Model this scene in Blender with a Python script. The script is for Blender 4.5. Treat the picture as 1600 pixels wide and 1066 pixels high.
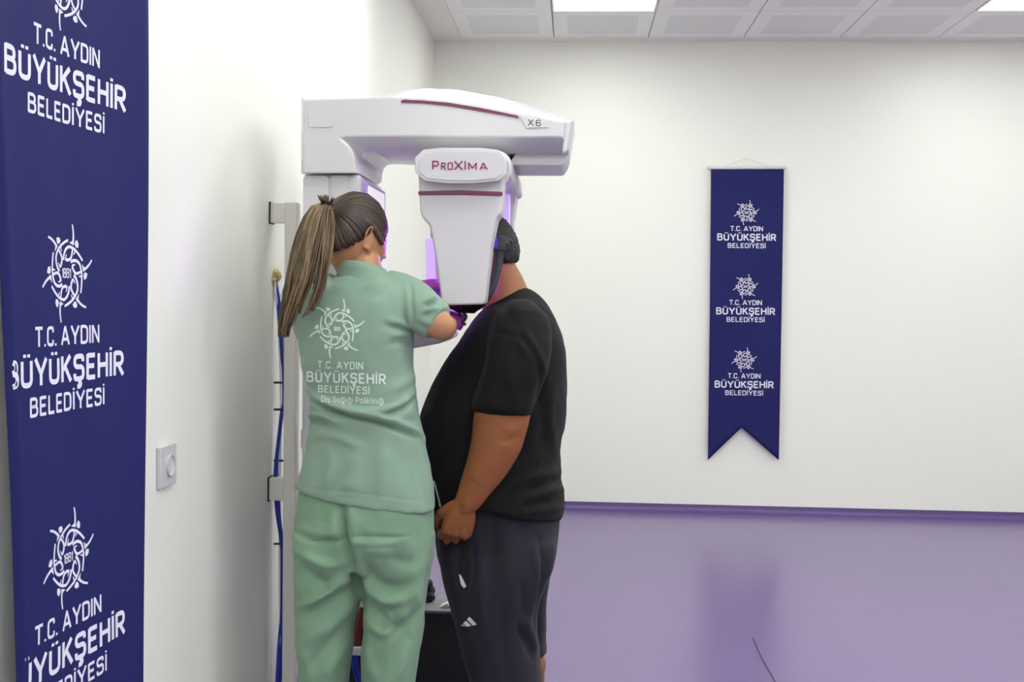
import bpy, bmesh, math, random
import numpy as np
from mathutils import Vector, Matrix, noise
from mathutils.bvhtree import BVHTree

for o in list(bpy.data.objects):
    bpy.data.objects.remove(o, do_unlink=True)
S = bpy.context.scene
COL = S.collection
random.seed(7)
rng = np.random.RandomState(11)

# ------------------------------------------------------------------ camera
FPX, CAM_H = 1700.0, 1.375                 # focal length in pixels of a 1600 px wide frame, camera height
YAW, PITCH, ROLL = math.radians(3.27), math.radians(2.26), math.radians(0.80)
_f = Vector((-math.sin(YAW) * math.cos(PITCH), math.cos(YAW) * math.cos(PITCH), -math.sin(PITCH)))
_r0 = Vector((math.cos(YAW), math.sin(YAW), 0))
_u0 = _r0.cross(_f)
RV = _r0 * math.cos(ROLL) + _u0 * math.sin(ROLL)
UV = RV.cross(_f)
FV = _f
CAM = Vector((0, 0, CAM_H))
cd = bpy.data.cameras.new('camera')
cam = bpy.data.objects.new('camera', cd)
COL.objects.link(cam)
cam.matrix_world = Matrix(((RV.x, UV.x, -FV.x, 0), (RV.y, UV.y, -FV.y, 0), (RV.z, UV.z, -FV.z, CAM_H), (0, 0, 0, 1)))
cd.sensor_fit = 'HORIZONTAL'
cd.sensor_width = 36.0
cd.lens = 36.0 * FPX / 1600.0
cd.clip_start = 0.05
S.camera = cam

# ------------------------------------------------------------------ world and exposure
w = bpy.data.worlds.new('world')
S.world = w
w.use_nodes = True
w.node_tree.nodes['Background'].inputs[0].default_value = (0.9, 0.93, 1.0, 1)
w.node_tree.nodes['Background'].inputs[1].default_value = 0.05
S.view_settings.view_transform = 'Standard'
S.view_settings.look = 'None'
S.view_settings.gamma = 1.0
S.view_settings.exposure = 0.0
S.view_settings.use_curve_mapping = False
PANEL_EMIT = 14.6                           # the LED ceiling panels light the room
S.cycles.max_bounces = 10
S.cycles.diffuse_bounces = 6
S.cycles.use_denoising = True
S.cycles.sample_clamp_indirect = 8.0


# ------------------------------------------------------------------ helpers
def ray(px, py):
    return (FV + RV * ((px - 800.0) / FPX) - UV * ((py - 533.0) / FPX))


def P(px, py, Y):
    """point of the plane y = Y that the photograph shows at pixel (px, py)"""
    d = ray(px, py)
    return CAM + d * (Y / d.y)


def project(V):
    """numpy: world points (n,3) -> pixels (n,2)"""
    D = V - np.array(CAM)
    z = D @ np.array(FV)
    return np.stack([800 + FPX * (D @ np.array(RV)) / z, 533 - FPX * (D @ np.array(UV)) / z], 1)


def lin(c):
    return tuple(((v / 255.0) / 12.92 if v / 255.0 <= 0.04045 else ((v / 255.0 + 0.055) / 1.055) ** 2.4) for v in c)


def mat(name, rgb, rough=0.5, metal=0.0, spec=0.5, coat=0.0, coat_rough=0.1, sheen=0.0, sss=0.0,
        noise_scale=0, noise_amt=0.0, bump=0.0, bump_scale=200, emit=None, emit_s=0.0, weave=0):
    m = bpy.data.materials.new(name)
    m.use_nodes = True
    nt = m.node_tree
    b = nt.nodes['Principled BSDF']
    c = lin(rgb) + (1,)
    b.inputs['Base Color'].default_value = c
    b.inputs['Roughness'].default_value = rough
    b.inputs['Metallic'].default_value = metal
    b.inputs['Specular IOR Level'].default_value = spec
    b.inputs['Coat Weight'].default_value = coat
    b.inputs['Coat Roughness'].default_value = coat_rough
    b.inputs['Sheen Weight'].default_value = sheen
    if sss:
        b.inputs['Subsurface Weight'].default_value = sss
        b.inputs['Subsurface Radius'].default_value = (0.012, 0.005, 0.003)
        b.inputs['Subsurface Scale'].default_value = 1.0
    if emit:
        b.inputs['Emission Color'].default_value = lin(emit) + (1,)
        b.inputs['Emission Strength'].default_value = emit_s
    tc = nt.nodes.new('ShaderNodeTexCoord')
    if noise_amt:
        n = nt.nodes.new('ShaderNodeTexNoise')
        n.inputs['Scale'].default_value = noise_scale
        n.inputs['Detail'].default_value = 4
        nt.links.new(tc.outputs['Object'], n.inputs['Vector'])
        mx = nt.nodes.new('ShaderNodeMix')
        mx.data_type = 'RGBA'
        mx.inputs['A'].default_value = tuple(max(0, v * (1 - noise_amt)) for v in c[:3]) + (1,)
        mx.inputs['B'].default_value = tuple(min(1, v * (1 + noise_amt)) for v in c[:3]) + (1,)
        nt.links.new(n.outputs['Fac'], mx.inputs['Factor'])
        nt.links.new(mx.outputs['Result'], b.inputs['Base Color'])
    if bump:
        n2 = nt.nodes.new('ShaderNodeTexNoise')
        n2.inputs['Scale'].default_value = bump_scale
        n2.inputs['Detail'].default_value = 3
        nt.links.new(tc.outputs['Object'], n2.inputs['Vector'])
        bp = nt.nodes.new('ShaderNodeBump')
        bp.inputs['Strength'].default_value = bump
        bp.inputs['Distance'].default_value = 0.004
        nt.links.new(n2.outputs['Fac'], bp.inputs['Height'])
        nt.links.new(bp.outputs['Normal'], b.inputs['Normal'])
    return m


def tag(o, label=None, cat=None, group=None, kind=None):
    if label: o['label'] = label
    if cat: o['category'] = cat
    if group: o['group'] = group
    if kind: o['kind'] = kind
    return o


def empty(name, loc, label=None, cat=None, group=None):
    o = bpy.data.objects.new(name, None)
    COL.objects.link(o)
    o.location = loc
    o.empty_display_size = 0.05
    return tag(o, label, cat, group)


def link(name, me, mats, parent=None, smooth=True, angle=None):
    for m in (mats if isinstance(mats, (list, tuple)) else [mats]):
        me.materials.append(m)
    if smooth:
        me.polygons.foreach_set('use_smooth', [True] * len(me.polygons))
        if angle is not None:
            me.set_sharp_from_angle(angle=math.radians(angle))
    o = bpy.data.objects.new(name, me)
    COL.objects.link(o)
    if parent is not None:
        o.parent = parent
        # geometry is written in world coordinates; keep it there under a placed parent
        base = world_offset(parent)
        o.matrix_basis = Matrix.Translation(-base)
    return o


def world_offset(o):
    v = Vector((0, 0, 0))
    while o is not None:
        v += o.location
        o = o.parent
    return v


class MB:
    """collects shells; build() links them as ONE mesh object"""
    def __init__(self):
        self.v, self.f, self.mi = [], [], []

    def add(self, verts, faces, mi=0):
        k = len(self.v)
        self.v += [tuple(p) for p in verts]
        self.f += [tuple(i + k for i in f) for f in faces]
        self.mi += [mi] * len(faces)
        return self

    def box(self, a, b, mi=0):
        (x0, y0, z0), (x1, y1, z1) = a, b
        v = [(x0, y0, z0), (x1, y0, z0), (x1, y1, z0), (x0, y1, z0), (x0, y0, z1), (x1, y0, z1), (x1, y1, z1), (x0, y1, z1)]
        return self.add(v, [(3, 2, 1, 0), (4, 5, 6, 7), (0, 1, 5, 4), (1, 2, 6, 5), (2, 3, 7, 6), (3, 0, 4, 7)], mi)

    def loft(self, rings, mi=0, cap=True, closed=True):
        n = len(rings[0])
        v = [p for r in rings for p in r]
        f = []
        for i in range(len(rings) - 1):
            for j in range(n if closed else n - 1):
                a, b = i * n + j, i * n + (j + 1) % n
                f.append((a, b, b + n, a + n))
        if cap:
            f.append(tuple(range(n))[::-1])
            f.append(tuple(range((len(rings) - 1) * n, len(rings) * n)))
        return self.add(v, f, mi)

    def tube(self, pts, radii, n=12, mi=0, flat=None, cap=True, up=None):
        """tube along pts; radii: number / list / list of (a,b)"""
        pts = [Vector(p) for p in pts]
        if not isinstance(radii, (list, tuple)):
            radii = [radii] * len(pts)
        rings, prev = [], None
        for i, p in enumerate(pts):
            t = (pts[min(i + 1, len(pts) - 1)] - pts[max(i - 1, 0)]).normalized()
            if prev is None:
                u = Vector(up) if up is not None else (Vector((0, 0, 1)) if abs(t.z) < 0.9 else Vector((1, 0, 0)))
                prev = u
            s = prev - t * prev.dot(t)
            if s.length < 1e-6: s = t.orthogonal()
            s.normalize()
            prev = s
            q = t.cross(s)
            r = radii[i]
            a, b = r if isinstance(r, (tuple, list)) else (r, r)
            rings.append([p + s * (a * math.cos(2 * math.pi * k / n)) + q * (b * math.sin(2 * math.pi * k / n)) for k in range(n)])
        return self.loft(rings, mi, cap)

    def ball(self, c, r, mi=0, nu=16, nv=10, R=None):
        c = Vector(c)
        r = Vector(r) if isinstance(r, (tuple, list, Vector)) else Vector((r, r, r))
        v, f = [], []
        for i in range(nv + 1):
            th = math.pi * i / nv
            for j in range(nu):
                ph = 2 * math.pi * j / nu
                d = Vector((r.x * math.sin(th) * math.cos(ph), r.y * math.sin(th) * math.sin(ph), r.z * math.cos(th)))
                if R: d = R @ d
                v.append(c + d)
        for i in range(nv):
            for j in range(nu):
                a, b = i * nu + j, i * nu + (j + 1) % nu
                f.append((a, a + nu, b + nu, b))
        return self.add(v, f, mi)

    def prism(self, pts, Y0, Y1, mi=0):
        """pts: list of (x,z) in the plane; extruded from Y0 to Y1"""
        n = len(pts)
        a = sum(pts[i][0] * pts[(i + 1) % n][1] - pts[(i + 1) % n][0] * pts[i][1] for i in range(n))
        if a < 0: pts = pts[::-1]
        v = [(x, Y0, z) for x, z in pts] + [(x, Y1, z) for x, z in pts]
        f = [tuple(range(n)), tuple(range(n, 2 * n))[::-1]]
        f += [(i, i + n, (i + 1) % n + n, (i + 1) % n) for i in range(n)]
        return self.add(v, f, mi)

    def mesh(self, name, fix=True):
        me = bpy.data.meshes.new(name)
        me.from_pydata(self.v, [], self.f)
        if len(set(self.mi)) > 1:
            me.polygons.foreach_set('material_index', self.mi)
        if fix:
            bm = bmesh.new()
            bm.from_mesh(me)
            bmesh.ops.remove_doubles(bm, verts=bm.verts, dist=1e-7)
            bmesh.ops.recalc_face_normals(bm, faces=bm.faces)
            bm.to_mesh(me)
            bm.free()
        me.update()
        return me

    def build(self, name, mats, parent=None, smooth=True, angle=35, bevel=0, seg=3, fix=True):
        o = link(name, self.mesh(name, fix), mats, parent, smooth, angle)
        if bevel:
            b = o.modifiers.new('bevel', 'BEVEL')
            b.width = bevel
            b.segments = seg
            b.limit_method = 'ANGLE'
            b.angle_limit = math.radians(35)
            b.harden_normals = True
        return o


def spline(pts, n):
    """Catmull-Rom through rows of numbers (or vectors), n samples per span"""
    A = np.array([list(p) for p in pts], float)
    out = []
    for i in range(len(A) - 1):
        p0, p1, p2, p3 = A[max(i - 1, 0)], A[i], A[i + 1], A[min(i + 2, len(A) - 1)]
        for k in range(n):
            t = k / n
            out.append(0.5 * ((2 * p1) + (-p0 + p2) * t + (2 * p0 - 5 * p1 + 4 * p2 - p3) * t * t + (-p0 + 3 * p1 - 3 * p2 + p3) * t ** 3))
    out.append(A[-1])
    return np.array(out)


def sp3(pts, n=6):
    return [Vector(p) for p in spline(pts, n)]


def pxpath(rows, n=6):
    """rows of (px, py, Y) -> smooth world path"""
    return [P(*r) for r in spline(rows, n)]


def round_poly(pts, r, n=4):
    """round the corners of a closed 2d polygon"""
    out = []
    N = len(pts)
    for i in range(N):
        p = Vector(pts[i][:2]); a = Vector(pts[i - 1][:2]); b = Vector(pts[(i + 1) % N][:2])
        rr = pts[i][2] if len(pts[i]) > 2 else r
        da, db = (a - p), (b - p)
        k = min(rr, da.length * 0.48, db.length * 0.48)
        s, e = p + da.normalized() * k, p + db.normalized() * k
        for j in range(n + 1):
            t = j / n
            q = s * (1 - t) ** 2 + p * 2 * t * (1 - t) + e * t * t
            out.append((q.x, q.y))
    return out


def px_poly(pts, Y):
    return [(P(x, y, Y).x, P(x, y, Y).z) for x, y in [q[:2] for q in pts]]


# ---- flat writing -------------------------------------------------
def rr(pts, r=0.2, n=5):
    """open path with rounded inner corners; a third number overrides the radius"""
    out = [tuple(pts[0][:2])]
    for i in range(1, len(pts) - 1):
        p = Vector(pts[i][:2]); a = Vector(pts[i - 1][:2]); b = Vector(pts[i + 1][:2])
        q = pts[i][2] if len(pts[i]) > 2 else r
        if q == 0:
            out.append(tuple(p)); continue
        k = min(q, (a - p).length * 0.5, (b - p).length * 0.5)
        s, e = p + (a - p).normalized() * k, p + (b - p).normalized() * k
        for j in range(n + 1):
            t = j / n
            v = s * (1 - t) ** 2 + p * 2 * t * (1 - t) + e * t * t
            out.append((v.x, v.y))
    out.append(tuple(pts[-1][:2]))
    return out


def glyph(c):
    U = rr([(0, 1), (0, 0), (.58, 0), (.58, 1)], .26)
    Sg = rr([(.54, .76), (.54, 1), (0, 1), (0, .53), (.56, .53), (.56, 0), (0, 0), (0, .24)], .22)
    dots = [[(.16, 1.15), (.16, 1.28)], [(.42, 1.15), (.42, 1.28)]]
    G = {
        'T': (.62, [[(-.04, 1), (.66, 1)], [(.31, 1), (.31, -.06)]]),
        'C': (.54, [rr([(.54, .72), (.54, 1), (0, 1), (0, 0), (.54, 0), (.54, .28)], .25)]),
        'A': (.72, [[(-.02, -.06), (.36, 1.05)], [(.36, 1.05), (.74, -.06)], [(.14, .27), (.58, .27)]]),
        'Y': (.66, [[(-.03, 1.06), (.33, .42)], [(.69, 1.06), (.33, .42)], [(.33, .45), (.33, -.06)]]),
        'D': (.58, [rr([(0, 1), (.58, 1), (.58, 0), (0, 0)], .28), [(0, -.06), (0, 1.06)]]),
        'I': (0, [[(0, -.06), (0, 1.06)]]),
        'İ': (0, [[(0, -.06), (0, 1.06)], [(0, 1.16), (0, 1.30)]]),
        'N': (.62, [[(0, -.06), (0, 1.06)], [(0, 1.02), (.62, -.02)], [(.62, -.06), (.62, 1.06)]]),
        'B': (.58, [[(0, -.06), (0, 1.06)], rr([(0, 1), (.53, 1), (.53, .54), (0, .54)], .22), rr([(0, .54), (.58, .54), (.58, 0), (0, 0)], .25)]),
        'U': (.58, [U]), 'Ü': (.58, [U] + dots),
        'K': (.56, [[(0, -.06), (0, 1.06)], [(.56, 1.06), (.05, .45)], [(.2, .62), (.6, -.06)]]),
        'S': (.56, [Sg]), 'Ş': (.56, [Sg, rr([(.3, 0), (.3, -.16), (.4, -.2), (.36, -.34), (.16, -.34)], .08)]),
        'E': (.5, [[(0, -.06), (0, 1.06)], [(0, 1), (.52, 1)], [(0, .52), (.46, .52)], [(0, 0), (.52, 0)]]),
        'H': (.6, [[(0, -.06), (0, 1.06)], [(.6, -.06), (.6, 1.06)], [(0, .52), (.6, .52)]]),
        'R': (.56, [[(0, -.06), (0, 1.06)], rr([(0, 1), (.55, 1), (.55, .46), (0, .46)], .25), [(.26, .46), (.6, -.06)]]),
        'P': (.56, [[(0, -.06), (0, 1.06)], rr([(0, 1), (.56, 1), (.56, .42), (0, .42)], .25)]),
        'L': (.48, [[(0, -.06), (0, 1.06)], [(0, 0), (.5, 0)]]),
        'O': (.62, [rr([(.31, 1), (.62, 1), (.62, 0), (0, 0), (0, 1), (.33, 1)], .12)]),
        'X': (.7, [[(0, -.05), (.7, 1.05)], [(0, 1.05), (.7, -.05)]]),
        'M': (.76, [[(0, -.06), (0, 1.06)], [(0, 1.02), (.38, .2)], [(.38, .2), (.76, 1.02)], [(.76, -.06), (.76, 1.06)]]),
        '6': (.58, [rr([(.54, .8), (.54, 1), (0, 1), (0, 0), (.58, 0), (.58, .55), (.02, .55)], .24)]),
        '1': (.2, [[(.2, -.06), (.2, 1.06)], [(.2, 1), (0, .75)]]),
        '8': (.56, [rr([(.28, 1), (.54, 1), (.54, .53), (.02, .53), (.02, 1), (.28, 1)], .2), rr([(.28, .53), (.56, .53), (.56, 0), (0, 0), (0, .53), (.28, .53)], .22)]),
        '.': (0, [[(0, -.07), (0, .07)]]),
        ' ': (.12, []),
        # lower case of the small line
        'a': (.5, [rr([(.5, .4), (.5, .72), (0, .72), (0, 0), (.5, 0), (.5, .4)], .24), [(.5, .76), (.5, -.04)]]),
        'ş': (.4, [rr([(.4, .6), (.4, .72), (0, .72), (0, .38), (.42, .38), (.42, 0), (0, 0), (0, .12)], .15), [(.2, 0), (.2, -.25)]]),
        'i': (0, [[(0, -.04), (0, .76)], [(0, .9), (0, 1.04)]]), 'ı': (0, [[(0, -.04), (0, .76)]]),
        'ğ': (.5, [rr([(.5, .4), (.5, .72), (0, .72), (0, 0), (.5, 0), (.5, .4)], .24), rr([(.5, .76), (.5, -.3), (.04, -.3)], .2), rr([(.1, 1.05), (.1, .9), (.4, .9), (.4, 1.05)], .12)]),
        'l': (0, [[(0, -.04), (0, 1.06)]]),
        'o': (.5, [rr([(.25, .72), (.5, .72), (.5, 0), (0, 0), (0, .72), (.25, .72)], .24)]),
        'k': (.44, [[(0, -.04), (0, 1.06)], [(.42, .74), (.04, .34)], [(.16, .45), (.46, -.04)]]),
        'n': (.46, [[(0, -.04), (0, .76)], rr([(0, .72), (.46, .72), (.46, -.04)], .24)]),
    }
    return G[c]


def ribbon(pts, wd, step):
    """flat strip along a 2d path -> verts, faces"""
    P2 = [Vector(p) for p in pts]
    res = [P2[0]]
    for a, b in zip(P2[:-1], P2[1:]):
        n = max(1, int(math.ceil((b - a).length / step)))
        res += [a.lerp(b, k / n) for k in range(1, n + 1)]
    v, f = [], []
    N = len(res)
    for i, p in enumerate(res):
        t = res[min(i + 1, N - 1)] - res[max(i - 1, 0)]
        if t.length < 1e-9: t = Vector((1, 0))
        t.normalize()
        h = wd[0] + (wd[1] - wd[0]) * i / max(1, N - 1) if isinstance(wd, tuple) else wd
        nrm = Vector((-t.y, t.x)) * h / 2
        v += [p + nrm, p - nrm]
    for i in range(N - 1):
        f.append((2 * i, 2 * i + 1, 2 * i + 3, 2 * i + 2))
    return v, f


class Flat:
    """2d shapes, later mapped onto a surface"""
    def __init__(self): self.v, self.f = [], []

    def add(self, v, f):
        k = len(self.v)
        self.v += [tuple(p) for p in v]
        self.f += [tuple(i + k for i in q) for q in f]

    def text(self, s, cx, cy, width, cap, stroke=0.17, gap=0.3, small=None):
        """one line centred on (cx, cy), cap = cap height; small = height of the letters after each capital"""
        x, items = 0.0, []
        for i, ch in enumerate(s):
            gw, st = glyph(ch)
            items.append((x, st)); x += gw + gap
        x -= gap
        kx = (width - stroke * cap) / x if x > 0 else 0.0
        for x0, st in items:
            for path in st:
                v, f = ribbon([((x0 + a) * kx + cx - x * kx / 2, cy + (b - 0.5) * cap) for a, b in path], stroke * cap, cap * 0.16)
                self.add(v, f)

    def emblem(self, cx, cy, R):
        Q = lambda L: [((a - 497) / 480.0, (533 - b) / 480.0) for a, b in L]
        strokes = [([(442, 408), (455, 355), (490, 305), (550, 278), (640, 297), (720, 345), (790, 405)], (.068, .052)),
                   ([(610, 300), (600, 345), (580, 385), (540, 405), (487, 403)], (.052, .066)),
                   ([(487, 408), (490, 380), (505, 350)], (.055, .02)),
                   ([(606, 60), (620, 110), (626, 170), (620, 255)], (.044, .062)),
                   ([(630, 352), (664, 304)], (.025, .05))]
        polys = [[(552, 238), (600, 222), (622, 205), (628, 262)], [(648, 250), (660, 222), (684, 202), (708, 225), (718, 250), (708, 284), (670, 278)]]
        for k in range(6):
            c, s_ = math.cos(-k * math.pi / 3), math.sin(-k * math.pi / 3)
            tr = lambda p: (cx + R * (p[0] * c - p[1] * s_), cy + R * (p[0] * s_ + p[1] * c))
            for L, wd in strokes:
                sm = [tuple(p) for p in spline(Q(L), 4)] if len(L) > 2 else Q(L)
                v, f = ribbon(sm, wd, 0.08)
                self.add([tr(p) for p in v], f)
            for L in polys:
                q = [tr(p) for p in Q(L)]
                m = (sum(p[0] for p in q) / len(q), sum(p[1] for p in q) / len(q))
                self.add([m] + q, [(0, i + 1, (i + 1) % len(q) + 1) for i in range(len(q))])

    def build(self, name, material, parent, fn, normal=None):
        me = bpy.data.meshes.new(name)
        me.from_pydata([tuple(fn(a, b)) for a, b in self.v], [], self.f)
        me.update()
        if normal is not None:
            bm = bmesh.new(); bm.from_mesh(me)
            for fc in bm.faces:
                if fc.normal.dot(normal) < 0: fc.normal_flip()
            bm.to_mesh(me); bm.free()
        return link(name, me, material, parent, smooth=False)


def logo_block(pitch):
    """the emblem and the three lines under it, emblem centre at (0,0)"""
    e = Flat(); e.emblem(0, 0, .174 * pitch)
    e.text('1881', 0, 0, .062 * pitch, .03 * pitch, .16, .25)
    t = Flat()
    t.text('T.C. AYDIN', 0, -.217 * pitch, .443 * pitch, .058 * pitch, .19, .28)
    t.text('BÜYÜKŞEHİR', 0, -.334 * pitch, .80 * pitch, .080 * pitch, .22, .30)
    t.text('BELEDİYESİ', 0, -.449 * pitch, .513 * pitch, .056 * pitch, .20, .30)
    return e, t


# ---- soft bodies: union of shells, voxel remesh, smoothing, folds -----------
def fuse(mb, voxel, smooth=6):
    me = mb.mesh('tmp')
    o = bpy.data.objects.new('tmp', me)
    COL.objects.link(o)
    m = o.modifiers.new('r', 'REMESH')
    m.mode = 'VOXEL'
    m.voxel_size = voxel
    dg = bpy.context.evaluated_depsgraph_get()
    dg.update()
    me2 = bpy.data.meshes.new_from_object(o.evaluated_get(dg))
    bpy.data.objects.remove(o, do_unlink=True)
    relax(me2, smooth)
    return me2


def get_v(me):
    a = np.empty(len(me.vertices) * 3)
    me.vertices.foreach_get('co', a)
    return a.reshape(-1, 3)


def set_v(me, V):
    me.vertices.foreach_set('co', V.ravel())
    me.update()


def relax(me, it, fac=0.5):
    V = get_v(me)
    E = np.empty(len(me.edges) * 2, dtype=np.int64)
    me.edges.foreach_get('vertices', E)
    E = E.reshape(-1, 2)
    deg = np.maximum(1, np.bincount(E.ravel(), minlength=len(V)))[:, None]
    for _ in range(it):
        A = np.zeros_like(V)
        for k in range(3):
            A[:, k] = np.bincount(E[:, 0], V[E[:, 1], k], len(V)) + np.bincount(E[:, 1], V[E[:, 0], k], len(V))
        V = V * (1 - fac) + fac * A / deg
    set_v(me, V)


def normals(me):
    N = np.empty(len(me.vertices) * 3)
    me.vertices.foreach_get('normal', N)
    return N.reshape(-1, 3)


def poly_dist(Q, path):
    """distance and position along a pixel polyline for points Q"""
    best = np.full(len(Q), 1e9)
    tt = np.zeros(len(Q))
    L = np.array([0] + list(np.cumsum([np.hypot(*(np.subtract(b, a))) for a, b in zip(path[:-1], path[1:])])))
    for i in range(len(path) - 1):
        a, b = np.array(path[i], float), np.array(path[i + 1], float)
        d = b - a
        t = np.clip(((Q - a) @ d) / (d @ d), 0, 1)
        dist = np.hypot(*(Q - a - t[:, None] * d).T)
        m = dist < best
        best[m] = dist[m]
        tt[m] = (L[i] + t[m] * (L[i + 1] - L[i])) / L[-1]
    return best, tt


def folds(me, items, front=True):
    """press creases into cloth: items (path, height in mm, width in px); the path runs over the side that faces the photographer"""
    V = get_v(me)
    N = normals(me)
    Q = project(V)
    view = V - np.array(CAM)
    view /= np.linalg.norm(view, axis=1)[:, None]
    facing = np.clip((-(view * N).sum(1) + 0.15) / 0.35, 0, 1)
    disp = np.zeros(len(V))
    for path, mm, wd in items:
        sm = [tuple(p) for p in spline(path, 4)] if len(path) > 2 else path
        d, t = poly_dist(Q, sm)
        env = np.clip(np.minimum(t, 1 - t) * 4, 0.0, 1)
        env = np.where((t <= 0) | (t >= 1), 0.25, 0.25 + 0.75 * env)
        disp += 1.8 * mm / 1000.0 * np.exp(-(d / wd) ** 2) * env
    set_v(me, V + N * (disp * facing)[:, None])


def crumple(me, amp, scale, stretch=(1, 1, 1)):
    V = get_v(me)
    N = normals(me)
    D = np.array([noise.noise(Vector((p[0] * scale * stretch[0], p[1] * scale * stretch[1], p[2] * scale * stretch[2]))) for p in V])
    set_v(me, V + N * (D * amp)[:, None])


def creases(me, amp, scale, stretch=(1, 1, 1)):
    """sharp-backed cloth wrinkles from warped ridge noise"""
    V = get_v(me)
    N = normals(me)
    D = np.empty(len(V))
    for i, p in enumerate(V):
        q = Vector((p[0] * stretch[0], p[1] * stretch[1], p[2] * stretch[2])) * scale
        q = q + noise.noise_vector(q * .6) * .8
        D[i] = (1 - abs(noise.noise(q)) * 2.2) * .7 + (1 - abs(noise.noise(q * 2.1 + Vector((7, 3, 1)))) * 2.2) * .3 - .4
    set_v(me, V + N * (D * amp)[:, None])


def body_ring(xl, xr, py, Y, b, yaw=0.0, n=40, e=2.3):
    """horizontal ring whose outline the photograph shows from pixel xl to xr; b = half depth, yaw turns the long axis"""
    c = P((xl + xr) / 2, py, Y)
    A = (xr - xl) / 2 * Y / FPX
    cy, sy = math.cos(yaw), math.sin(yaw)
    a = math.sqrt(max(1e-6, A * A - (b * sy) ** 2)) / max(0.2, cy)
    out = []
    for k in range(n):
        t = 2 * math.pi * k / n
        ct, st = math.cos(t), math.sin(t)
        x = a * math.copysign(abs(ct) ** (2 / e), ct)
        y = b * math.copysign(abs(st) ** (2 / e), st)
        out.append(Vector((c.x + x * cy - y * sy, c.y + x * sy + y * cy, c.z)))
    return out


def body_loft(mb, rows, n=4, scale=1.0, grow=0.0, nn=40, e=2.3):
    """rows: (py, xl, xr, Y, b, yaw)"""
    rings = []
    for py, xl, xr, Y, b, yaw in spline(rows, n):
        m, h = (xl + xr) / 2, (xr - xl) / 2 * scale
        rings.append(body_ring(m - h, m + h, py, Y, b * scale, yaw, nn, e))
    mb.loft(rings)
    return rings


def hand(mb, wrist, direction, back, side, size=1.0, curl=(0.4, 0.5, 0.4), thumb_curl=0.3, spread=0.05, inflate=0.0):
    """palm, five fingers; direction = wrist to knuckles, back = normal of the back of the hand, side = +1/-1 puts the thumb at +/- (direction x back)"""
    d = Vector(direction).normalized()
    bk = Vector(back); bk = (bk - d * bk.dot(d)).normalized()
    sd = d.cross(bk) * side                      # towards the thumb
    w0 = Vector(wrist)
    s = size
    g = inflate
    rings = []
    for t, hw, ht in ((-.03, .026, .019), (0, .027, .019), (.02, .033, .019), (.05, .041, .0165), (.08, .042, .0145), (.097, .039, .011)):
        c = w0 + d * t * s
        rings.append([c + sd * ((hw * s + g) * math.copysign(abs(math.cos(a)) ** .7, math.cos(a))) + bk * ((ht * s + g) * math.copysign(abs(math.sin(a)) ** .8, math.sin(a))) for a in [2 * math.pi * k / 20 for k in range(20)]])
    mb.loft(rings)
    lens = ((.043, .026, .021), (.048, .030, .023), (.045, .028, .022), (.035, .021, .019))
    for i, L in enumerate(lens):
        off = (0.030, 0.0105, -0.0095, -0.029)[i]
        ra = (0.0095, 0.0100, 0.0095, 0.0085)[i] * s + g
        p = w0 + d * ((.086, .092, .088, .080)[i]) * s + sd * off * s
        ang = 0.0
        pts = [p - d * 0.02 * s, p]
        sp = (1.5 - i) * spread
        for L_, cu in zip(L, curl):
            ang += cu
            v = (d * math.cos(ang) - bk * math.sin(ang) + sd * sp * math.cos(ang)).normalized()
            for q in (0.5, 1.0):
                pts.append(p + v * L_ * s * q)
            p = pts[-1]
        rad = [ra * 1.0] * 2 + [ra * k for k in (.96, 1.0, .92, .95, .85, .62)]
        tip = pts[-1] + (pts[-1] - pts[-2]).normalized() * ra * .5
        mb.tube(pts + [tip], rad + [ra * .2], 10, up=bk)
    # thumb leaves the side of the palm near its base
    p = w0 + d * .022 * s + sd * .024 * s - bk * .006 * s
    v1 = (d * .75 + sd * .62 - bk * .25).normalized()
    v2 = (d * .93 + sd * (.30 - thumb_curl) - bk * (.25 + thumb_curl)).normalized()
    v3 = (d * .95 + sd * (.05 - thumb_curl * 1.6) - bk * (.3 + thumb_curl)).normalized()
    pts = [p - v1 * .01 * s, p, p + v1 * .022 * s, p + v1 * .042 * s]
    q = pts[-1]
    pts += [q + v2 * .016 * s, q + v2 * .032 * s]
    q = pts[-1]
    pts += [q + v3 * .014 * s, q + v3 * .026 * s, q + v3 * .031 * s]
    mb.tube(pts, [k * s + g for k in (.013, .0165, .0155, .012, .0112, .0112, .0108, .0085, .003)], 10, up=bk)


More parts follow.
